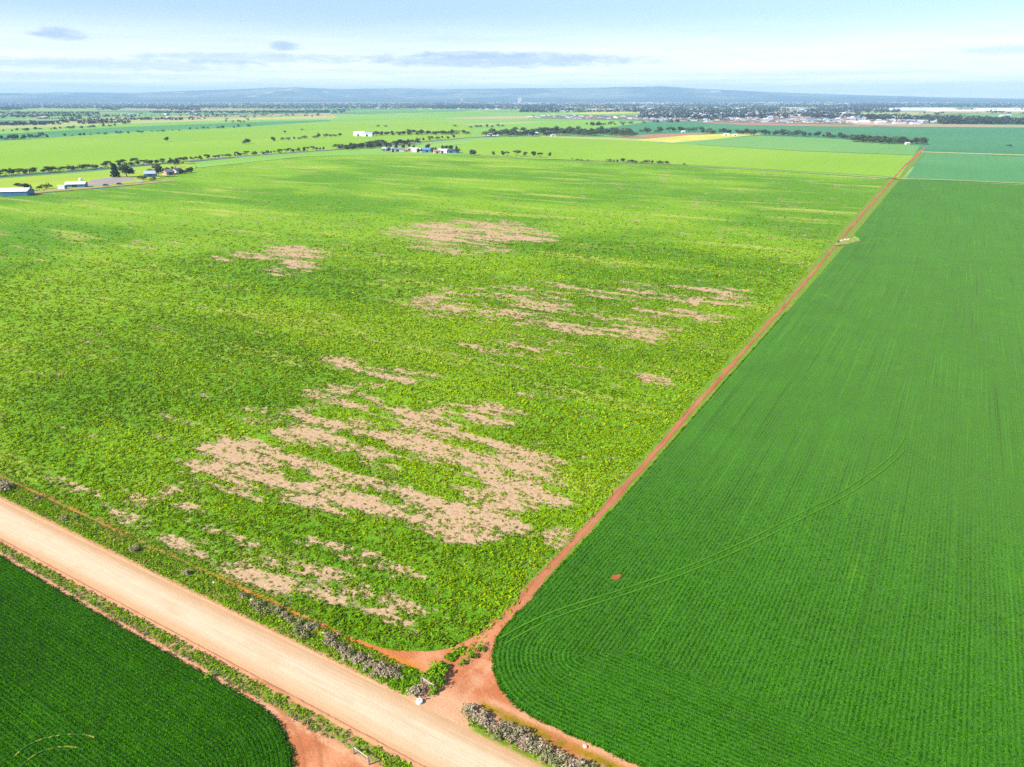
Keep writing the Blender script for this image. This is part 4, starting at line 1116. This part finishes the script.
# ------------------------------------------------------------------ buildings
def shed(x, y, L, Wd, hw, hr, rz, wall, roof, label, name='farm_shed', cat='shed', door=True, group=None, end=None):
    """gabled building, ridge along its local x"""
    a, b = G(x, y)
    o = empty(name, (a, b, .3), rz + T); tag(o, label, cat, group)
    l, w_ = L / 2, Wd / 2
    mb = MB()
    mb.poly([(-l, -w_, -.3), (l, -w_, -.3), (l, w_, -.3), (-l, w_, -.3), (-l, -w_, hw), (l, -w_, hw), (l, w_, hw), (-l, w_, hw), (-l, 0, hw + hr), (l, 0, hw + hr)],
            [(0, 1, 5, 4), (2, 3, 7, 6), (1, 2, 6, 9, 5), (3, 0, 4, 8, 7)])
    mb.build('wall', M[wall], o)
    e = .4; sl_ = hr / w_
    rb = MB()
    for s_ in (-1, 1):
        y1 = s_ * (w_ + e); z1 = hw - e * sl_
        p_ = [(-l - e, 0, hw + hr + .05), (l + e, 0, hw + hr + .05), (l + e, y1, z1 + .05), (-l - e, y1, z1 + .05)]
        q = [(x_, y_, z_ + .12) for x_, y_, z_ in p_]
        rb.poly(p_ + q, [(0, 1, 2, 3), (4, 5, 6, 7), (2, 3, 7, 6), (0, 3, 7, 4), (1, 2, 6, 5)])
    rb.build('roof', M[roof], o)
    if door:
        d_ = MB(); d_.box(-l * .3, -l * .3 + min(4, L * .25), -w_ - .03, -w_ - .002, -.3, min(hw * .8, 3.5)); d_.build('door', M['dark'], o)
        if name.endswith('house'):
            for xx in (.15, .55):
                d_ = MB(); d_.box(l * xx, l * xx + L * .1, -w_ - .03, -w_ - .002, .7, 1.9); d_.build('window', M['glass'], o)
    return o


s = mpp(193)
shed(3, 195.5, 40, 13, 3.2, 1.9, R(10), 'blue_wall', 'white_paint', 'long blue walled shed with white roof at the left edge')
shed(77, 187.2, 15, 8, 2.6, 1.5, R(12), 'blue_wall', 'white_paint', 'white roofed blue shed behind the striped container')
# container with ribbed white side
a, b = G(62.5, 189.3); o = empty('shipping_container', (a, b, .3), T + R(-8)); o.scale = (.8, .8, .8); tag(o, 'white ribbed container in front of the smaller blue shed', 'container')
mb = MB(); mb.box(-4.2, 4.2, -1.6, 1.6, 0, 3.6)
for i in range(6): mb.box(-4.0 + i * 1.45, -3.5 + i * 1.45, -1.72, -1.601, .2, 3.4, 1)
mb.build('body', [M['white_paint'], M['pale_roof']], o)
mb = MB(); mb.box(4.21, 4.3, -1.5, 1.5, .1, 3.5); mb.build('door', M['blue_wall'], o)
mb = MB(); mb.box(-4.3, 4.35, -1.75, 1.65, 3.61, 3.75); mb.build('roof', M['white_paint'], o)
shed(151, 176.8, 10, 8, 3, 2.2, R(15), 'blue_wall', 'pale_roof', 'pale blue roofed farmhouse left of the brownish tall tree', 'farm_house', 'house')
shed(168.5, 174.8, 9, 7, 2.9, 2.0, R(60), 'pinkwall', 'grey_roof', 'pink walled house just right of the brownish tall tree', 'farm_house', 'house')
shed(177.5, 173.6, 9, 7, 3, 1.8, R(70), 'cream', 'dark_roof', 'cream walled house at the right end of the left farm', 'farm_house', 'house')
shed(360, 151 - 15.0, 22, 16, 6, 2, R(-3), 'white_paint', 'white_paint', 'left half of the double white shed on the far road', 'white_shed')
shed(368.2, 136.2, 19, 14, 5.5, 1.6, R(-3), 'white_paint', 'pale_roof', 'right half of the double white shed on the far road', 'white_shed')
for (x, y, L, Wd, hw, hr, rz, wl, rf, lb, nm, ct) in [
    (388, 151, 16, 9, 3, 2, 5, 'cream', 'pale_roof', 'pale roofed shed leftmost in the centre farm', 'farm_shed', 'shed'),
    (398, 151.6, 17, 9, 3.2, 1.6, 8, 'cream', 'grey_roof', 'grey roofed shed second from left in the centre farm', 'farm_shed', 'shed'),
    (410, 151.2, 9, 8, 4, 1.5, 70, 'pinkwall', 'white_paint', 'red sided white roofed shed in the centre farm', 'farm_shed', 'shed'),
    (419.5, 152.2, 20, 10, 3.6, 1.8, -5, 'white_paint', 'white_paint', 'long white shed at the middle of the centre farm', 'farm_shed', 'shed'),
    (428, 152.4, 13, 10, 3.6, 2.2, -8, 'blue_wall', 'blue_roof', 'blue shed beside the long white one in the centre farm', 'farm_shed', 'shed'),
    (437, 153.6, 9, 8, 3.4, 1.4, 10, 'cream', 'terra_roof', 'peach coloured small house right of the blue shed', 'farm_house', 'house'),
    (443, 153, 12, 8, 3.4, 1.6, -5, 'white_paint', 'white_paint', 'small white shed right of the peach house', 'farm_shed', 'shed'),
    (452, 153, 19, 9, 3.2, 1.8, -4, 'blue_wall', 'dark_roof', 'dark roofed shed at the right end of the centre farm', 'farm_shed', 'shed'),
    (492, 135.8, 26, 9, 3.4, 1.2, 0, 'white_paint', 'white_paint', 'long low white shed under the broad belt', 'white_shed', 'shed'),
    (533, 135.2, 20, 10, 3.4, 1.6, 0, 'white_paint', 'white_paint', 'pale roof showing at the top of the broad belt', 'farm_shed', 'shed'),
    (553, 136.4, 9, 6, 2.4, 1., 5, 'white_paint', 'pale_roof', 'pale farmhouse at the foot of the broad belt', 'farm_house', 'house'),
    (683, 132.8, 8, 6, 2.6, 1.2, 0, 'cream', 'white_paint', 'white roofed house among trees above the canola strip', 'farm_house', 'house'),
    (726, 135.6, 11, 7, 2.6, 1., -4, 'white_paint', 'white_paint', 'left white shed under the long windbreak', 'white_shed', 'shed'),
    (735, 136, 8, 6, 2.4, 1., -4, 'cream', 'white_paint', 'right white shed under the long windbreak', 'white_shed', 'shed'),
    (907, 144.6, 6, 5, 2.2, 1.0, 0, 'cream', 'white_paint', 'small pale house under the windbreak end block', 'farm_house', 'house')]:
    shed(x, y, L, Wd, hw, hr, R(rz), wl, rf, lb, nm, ct)

# cars and the roadside pole
def car(x, y, rz, paint, label):
    a, b = G(x, y); o = empty('parked_car', (a, b, .75), T + rz); tag(o, label, 'car')
    pr = [(-2.3, .35), (-2.3, .85), (-1.7, .98), (-1.2, 1.5), (.5, 1.52), (1.1, 1.0), (2.1, .85), (2.3, .55), (2.3, .35)]
    mb = MB(); n = len(pr)
    mb.poly([(x_, -.88, z_) for x_, z_ in pr] + [(x_, .88, z_) for x_, z_ in pr], [tuple(range(n)), tuple(range(2 * n - 1, n - 1, -1))] + [(i, (i + 1) % n, n + (i + 1) % n, n + i)[::-1] for i in range(n)])
    mb.build('body', paint, o)
    mb = MB()
    for s_ in (-1, 1): mb.box(-1.1, .45, s_ * .885 - .005, s_ * .885 + .005, 1.02, 1.42)
    mb.build('window', M['glass'], o)
    for xx in (-1.4, 1.4):
        for s_ in (-1, 1):
            w_ = MB(); w_.bar((xx, s_ * .7, .33), (xx, s_ * .95, .33), .33, .33, 12); w_.build('wheel', M['rubber'], o)
car(106, 186.6, R(8), M['carpaint_dark'], 'dark car at the left on the bare strip below the grey yard')
car(119.5, 185.3, R(8), M['carpaint_dark'], 'dark car on the bare strip right of the first dark one')
car(140, 183.0, R(10), M['white_paint'], 'white car parked on the bare strip below the farmhouse')
car(102, 169.2, R(12), M['carpaint_blue'], 'blue car driving on the sealed road behind the farm')
a, b = G(29.5, 175.5); o = empty('power_pole', (a, b, 0)); tag(o, 'pale slim power pole beside the left sealed road', 'pole')
mb = MB(); mb.bar((0, 0, 0), (0, 0, 8), .22, .16, 8); mb.build('shaft', M['rail'], o); mb = MB(); mb.box(-1.2, 1.2, -.37, -.23, 7.3, 7.5); mb.build('crossarm', M['rail'], o)
a, b = G(81, 181.5); o = empty('rainwater_tank', (a, b, .3)); tag(o, 'white rainwater tank at the left end of the grey yard', 'tank')
mb = MB(); lathe(mb, [(1.5, 0), (1.5, 2.4), (1.3, 2.6), (.3, 2.9)]); mb.build('body', M['white_paint'], o); mb = MB(); lathe(mb, [(.35, 2.91), (.35, 3.05)]); mb.build('lid', M['galv'], o)
# water troughs in the notch
for (x, y, L, rz, mt, lb) in [(846.5, 240.6, 3.2, .2, 'white_paint', 'long white trough in the grassy notch beside the red track'), (842, 241.6, 1.6, .4, 'white_paint', 'short white trough in the grassy notch beside the red track'),
                              (838, 242.8, 2.0, 1.0, 'dark', 'dark trough at the track edge of the grassy notch')]:
    a, b = G(x, y); o = empty('water_trough', (a, b, .41), T + rz); o.scale = (.8, .8, .8); tag(o, lb, 'trough')
    mb = MB(); mb.box(-L / 2, L / 2, -.5, -.42, 0, .6); mb.box(-L / 2, L / 2, .42, .5, 0, .6); mb.box(-L / 2, -L / 2 + .08, -.419, .419, 0, .6); mb.box(L / 2 - .08, L / 2, -.419, .419, 0, .6); mb.box(-L / 2 + .081, L / 2 - .081, -.419, .419, .02, .1); mb.build('basin', M[mt], o)
    mb = MB(); mb.box(-L / 2 + .09, L / 2 - .09, -.41, .41, .40, .45); mb.build('water', M['glass'], o)

# ------------------------------------------------------------------ the town
def house_mesh(name, L, Wd, hw, hr, wall, roof):
    l, w_ = L / 2, Wd / 2; mb = MB(); e = .5
    mb.poly([(-l, -w_, -.5), (l, -w_, -.5), (l, w_, -.5), (-l, w_, -.5), (-l, -w_, hw), (l, -w_, hw), (l, w_, hw), (-l, w_, hw)], [(0, 1, 5, 4), (1, 2, 6, 5), (2, 3, 7, 6), (3, 0, 4, 7)], 0)
    mb.poly([(-l - e, -w_ - e, hw), (l + e, -w_ - e, hw), (l + e, w_ + e, hw), (-l - e, w_ + e, hw), (-l * .5, 0, hw + hr), (l * .5, 0, hw + hr)], [(0, 1, 5, 4), (1, 2, 5), (2, 3, 4, 5), (3, 0, 4), (3, 2, 1, 0)], 1)
    mb.box(-l * .2, -l * .2 + 2.5, -w_ - .05, -w_ - .01, 0, 2.1, 2)
    return mb.mesh(name, [M[wall], M[roof], M['dark']])


KIND = {'grey': house_mesh('house', 17, 12, 2.8, 2.4, 'cream', 'grey_roof'), 'pale': house_mesh('house', 20, 14, 2.8, 2.2, 'cream', 'pale_roof'), 'dark': house_mesh('house', 18, 13, 2.8, 2.6, 'pinkwall', 'dark_roof'),
        'white': house_mesh('house', 22, 15, 3.2, 1.8, 'white_paint', 'white_paint'), 'tile': house_mesh('house', 18, 13, 2.8, 2.4, 'pinkwall', 'terra_roof')}
def houses(regs, group, where):
    for (x0, x1, yb, yt, n) in regs:
        for i in range(n):
            x = random.uniform(x0, x1); t = (x - x0) / (x1 - x0)
            y = (yb(t) if callable(yb) else yb) + random.uniform(0, 1) * ((yt(t) if callable(yt) else yt) - (yb(t) if callable(yb) else yb))
            k = random.choices(['grey', 'pale', 'dark', 'white', 'tile'], [5, 3, 4, .8, 1.3])[0]
            a, b = G(x, y)
            o = obj('house', KIND[k]); o.location = (a, b, .5); o.rotation_euler = (0, 0, random.choice([0, PI / 2, PI, -PI / 2]) + random.gauss(0, .1) + .3)
            o.scale = (random.uniform(.7, 1.1),) * 3
            nm = {'grey': 'grey roofed', 'pale': 'pale blue roofed', 'dark': 'dark roofed', 'white': 'white roofed', 'tile': 'terracotta roofed'}[k]
            tag(o, nm + ' house ' + where, 'house', nm + ' houses ' + where)
houses([(527, 700, lambda t: 117.6 + 4.2 * t, lambda t: 115.6 + 1.0 * t, 125)], 'estate', 'in the left half of the estate at the town edge')
houses([(700, 850, lambda t: 122.2 + 1.6 * t, lambda t: 115.6 + 3.4 * t, 170)], 'estate', 'in the right half of the estate at the town edge')
houses([(905, 950, 123.2, 120.4, 10), (950, 1080, 123.6, 118.4, 26)], 'hamlet', 'among trees at the right edge of the town')
# business sheds at the town's right end
for (x, y, L, rz, rf, lb) in [(862, 123.2, 40, 0, 'white_paint', 'long white warehouse left of the others at the town end'), (880, 123.4, 26, 5, 'white_paint', 'shorter white warehouse at the town end'), (899, 123.6, 34, 0, 'blue_roof', 'blue roofed warehouse at the right end of the town'),
                              (915, 124.3, 24, 0, 'pale_roof', 'pale warehouse right of the blue roofed one'), (1005, 116.5, 40, 0, 'white_paint', 'white shed alone in the green field far right')]:
    shed(x, y, L, 18, 4.5, 1.8, R(rz), 'cream', rf, lb, 'warehouse', 'warehouse', False)
sheet('bare_lot', [(850, 124.6), (870, 122.4), (905, 123.4), (925, 125), (880, 125.6)], field_mat('pale_lot', alb(222, 190, 165), alb(215, 180, 150), .02, sheen=0), nz_())
for (px_, mt) in [([(865, 120), (930, 117.2), (1000, 118.0), (950, 121.5), (900, 121)], yel), ([(830, 113.6), (900, 112.2), (960, 113.8), (900, 115.2)], stub), ([(930, 117), (980, 113.6), (1120, 114.5), (1120, 119.6), (1010, 118)], pale),
                  ([(560, 113.4), (620, 111.4), (645, 112.4), (600, 114.2)], yel), ([(650, 118.6), (668, 116.2), (690, 117.6), (668, 120)], stub), ([(655, 105.4), (720, 105.0), (720, 105.8), (660, 106)], pale), ([(745, 111.5), (800, 110.6), (830, 111.4), (780, 112.2)], yel), ([(480, 111.2), (590, 110.2), (620, 110.9), (560, 112.4), (500, 112.2)], pale)]:
    sheet('crop_field', px_, mt, nz_())
# glasshouses
for (x, y, L, lb) in [(925, 109.2, 420, 'long white glasshouse strip left of the others beyond the town'), (905, 110.6, 260, 'short white glasshouse strip nearest the yellow field'), (985, 111.4, 520, 'broad white glasshouse strip in front at far right'), (1020, 109.6, 460, 'white glasshouse strip behind the broad front one'),
                      (1075, 110.6, 380, 'white glasshouse strip at the right edge of view')]:
    a, b = G(x, y); o = empty('glasshouse', (a, b, .5), T); tag(o, lb, 'glasshouse')
    n = 6; mb = MB(); dpt = 22
    for i in range(n):
        y0 = i * dpt; mb.poly([(-L / 2, y0, 4), (L / 2, y0, 4), (L / 2, y0 + dpt / 2, 7), (-L / 2, y0 + dpt / 2, 7), (L / 2, y0 + dpt, 4), (-L / 2, y0 + dpt, 4)], [(0, 1, 2, 3), (3, 2, 4, 5), (1, 4, 2), (0, 3, 5)])
    mb.build('roof', M['glasshouse'], o)
    mb = MB(); mb.box(-L / 2 + .1, L / 2 - .1, .1, n * dpt - .1, -.5, 3.95); mb.build('wall', M['glasshouse'], o)
# towers on the far skyline
for (x, y, rad, hh, lb, mt) in [(462, 102.8, 9, 52, 'pinkish silo block rising above the far town left', 'terra_roof'), (520, 102.6, 12, 62, 'pale silo block rising above the far town centre', 'cream')]:
    a, b = G(x, y); o = empty('grain_silo', (a, b, 0), T); tag(o, lb, 'silo')
    for i in range(3):
        mb = MB(); mb.bar(((i - 1) * rad * 1.6, 0, 0), ((i - 1) * rad * 1.6, 0, hh), rad * .8, rad * .8, 14); mb.build('bin', M[mt], o)
    mb = MB(); mb.box(-rad * 2.6, rad * 2.6, -rad * .5, rad * .5, hh + .1, hh + rad * .6); mb.build('gallery', M['white_paint'], o)

# the rest of the town: thousands of far roofs
r = np.random.default_rng(77); VV, FF, CC = [], [], []
cnt = 0
PALET = np.array([(.55, .56, .6), (.30, .33, .40), (.62, .60, .58), (.14, .15, .2), (.42, .26, .2), (.70, .7, .7), (.42, .47, .58)])
for (x0, x1, y0, y1, n, thr) in [(470, 900, 102.5, 104.6, 900, .45), (560, 860, 104, 112, 500, .5), (640, 850, 111, 116.5, 420, .35), (850, 930, 117, 123, 70, .3), (860, 1080, 104.2, 106, 160, .5), (480, 560, 107, 110, 60, .5), (150, 460, 105, 109.5, 90, .5), (-40, 200, 112, 119, 22, .0), (700, 1050, 102.3, 103.2, 300, .4)]:
    x = r.uniform(x0, x1, n); y = r.uniform(y0, y1, n); k = fbm(x * .05, y * .8, 15) > thr - .1; x, y = x[k], y[k]
    for xx, yy in zip(x, y):
        a, b = G(xx, yy); L = max(r.uniform(8, 14), mpp(yy) * r.uniform(.5, 1.1)); w_ = r.uniform(6, 9); h_ = max(r.uniform(3, 4.5), mpp(yy) * .35); t = r.uniform(0, PI)
        ct, s_ = math.cos(t), math.sin(t); c_ = PALET[r.integers(len(PALET))]
        P8 = [(-L, -w_, 0), (L, -w_, 0), (L, w_, 0), (-L, w_, 0), (-L, -w_, h_), (L, -w_, h_), (L, w_, h_), (-L, w_, h_), (-L, 0, h_ * 1.6), (L, 0, h_ * 1.6)]
        base = len(VV)
        for (u, v, z_) in P8: VV.append((a + u * ct - v * s_, b + u * s_ + v * ct, z_)); CC.append(c_ * .72)
        for f_ in ((0, 1, 5, 4), (2, 3, 7, 6), (4, 5, 9, 8), (6, 7, 8, 9), (1, 2, 6, 5), (3, 0, 4, 7)): FF.append([base + i for i in f_])
sheet('estate_streets', [(525, 118), (560, 115.2), (700, 115), (850, 118.4), (852, 124), (760, 122.9), (690, 122)], field_mat('estate_ground', alb(150, 150, 140), alb(120, 135, 95), .03, streak=.2, sheen=0), nz_())
m = NT('far_roofs'); m.pbsdf(m.attr('col', True), .6, None, .3)
tag(obj('distant_houses', mesh_np('distant_houses', VV, FF, m.mat, {'col': np.array(CC)})), kind='stuff')

# ------------------------------------------------------------------ hills on the horizon
prof = [(-400, 95), (-100, 94), (0, 93), (60, 92), (130, 92.6), (200, 90.2), (260, 88.6), (300, 87.2), (345, 88.8), (400, 88), (450, 89), (520, 88), (600, 87.6), (660, 86.4), (700, 88.6), (760, 91.6), (850, 94.6), (940, 97), (1024, 98.6), (1400, 99)]
azs = np.linspace(R(-52), R(50), 400); rs_ = np.concatenate([np.linspace(13600, 18500, 40), np.linspace(18700, 22500, 10)])
AZ, RR = np.meshgrid(azs, rs_)
Xc, Yc = RR * np.sin(AZ), RR * np.cos(AZ)
xp = 512 + F * np.tan(AZ) / cP * 1.0
yp = np.interp(512 + F * np.tan(AZ) * (cP + sP * sP / cP), [q[0] for q in prof], [q[1] for q in prof])
vp = (yp - 383.5) / F
D = 18500 * np.cos(AZ)
top = H - D * (sP + vp * cP) / (cP - vp * sP)
top = np.maximum(top, 0)
rise = sstep(13600, 18500, RR) * (1 - sstep(19000, 22500, RR))
aw, bw = Xc * cT - Yc * sT, Xc * sT + Yc * cT
nz = fbm(aw / 1500., bw / 1500., 90, 5)
Zh = top * (rise ** 1.15) * (1 + (nz - .5) * .9 * (1 - np.abs(RR - 18500) / 6000).clip(0, 1) * sstep(18500, 16800, RR)) + (nz - .45) * 45 * sstep(13600, 15000, RR) * sstep(18500, 17000, RR) * (top > 30) - 3
V = np.stack([aw.ravel(), bw.ravel(), Zh.ravel()], 1)
i = np.arange(V.shape[0]).reshape(AZ.shape)
Fc = np.stack([i[:-1, :-1].ravel(), i[:-1, 1:].ravel(), i[1:, 1:].ravel(), i[1:, :-1].ravel()], 1)
m = NT('hill_cover'); p = m.pos()
n1 = m.noise(p, (1 / 1100., 1 / 1100., 1 / 300.), 5, .6); n2 = m.noise(p, (1 / 500., 1 / 900., 1 / 200.), 4)
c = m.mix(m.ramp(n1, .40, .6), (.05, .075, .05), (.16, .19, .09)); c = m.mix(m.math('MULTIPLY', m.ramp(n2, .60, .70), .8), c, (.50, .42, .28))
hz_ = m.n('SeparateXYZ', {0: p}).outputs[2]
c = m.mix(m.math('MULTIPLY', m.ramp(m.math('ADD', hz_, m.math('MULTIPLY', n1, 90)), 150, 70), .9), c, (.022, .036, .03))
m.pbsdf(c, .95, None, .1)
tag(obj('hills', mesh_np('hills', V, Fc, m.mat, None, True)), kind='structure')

# ------------------------------------------------------------------ the air
mb = MB(); mb.box(-25000, 25000, -25000, 25000, -60, 400)
hz = NT('haze_air')
pv_ = hz.n('ShaderNodeVolumePrincipled'.replace('ShaderNode', '')) if False else hz.t.nodes.new('ShaderNodeVolumePrincipled')
pv_.inputs['Color'].default_value = (.47, .74, 1.0, 1); pv_.inputs['Density'].default_value = 7.6e-5; pv_.inputs['Anisotropy'].default_value = 0.0
hz.t.links.new(pv_.outputs[0], hz.out.inputs['Volume'])
o = mb.build('haze', hz.mat); tag(o, kind='stuff')
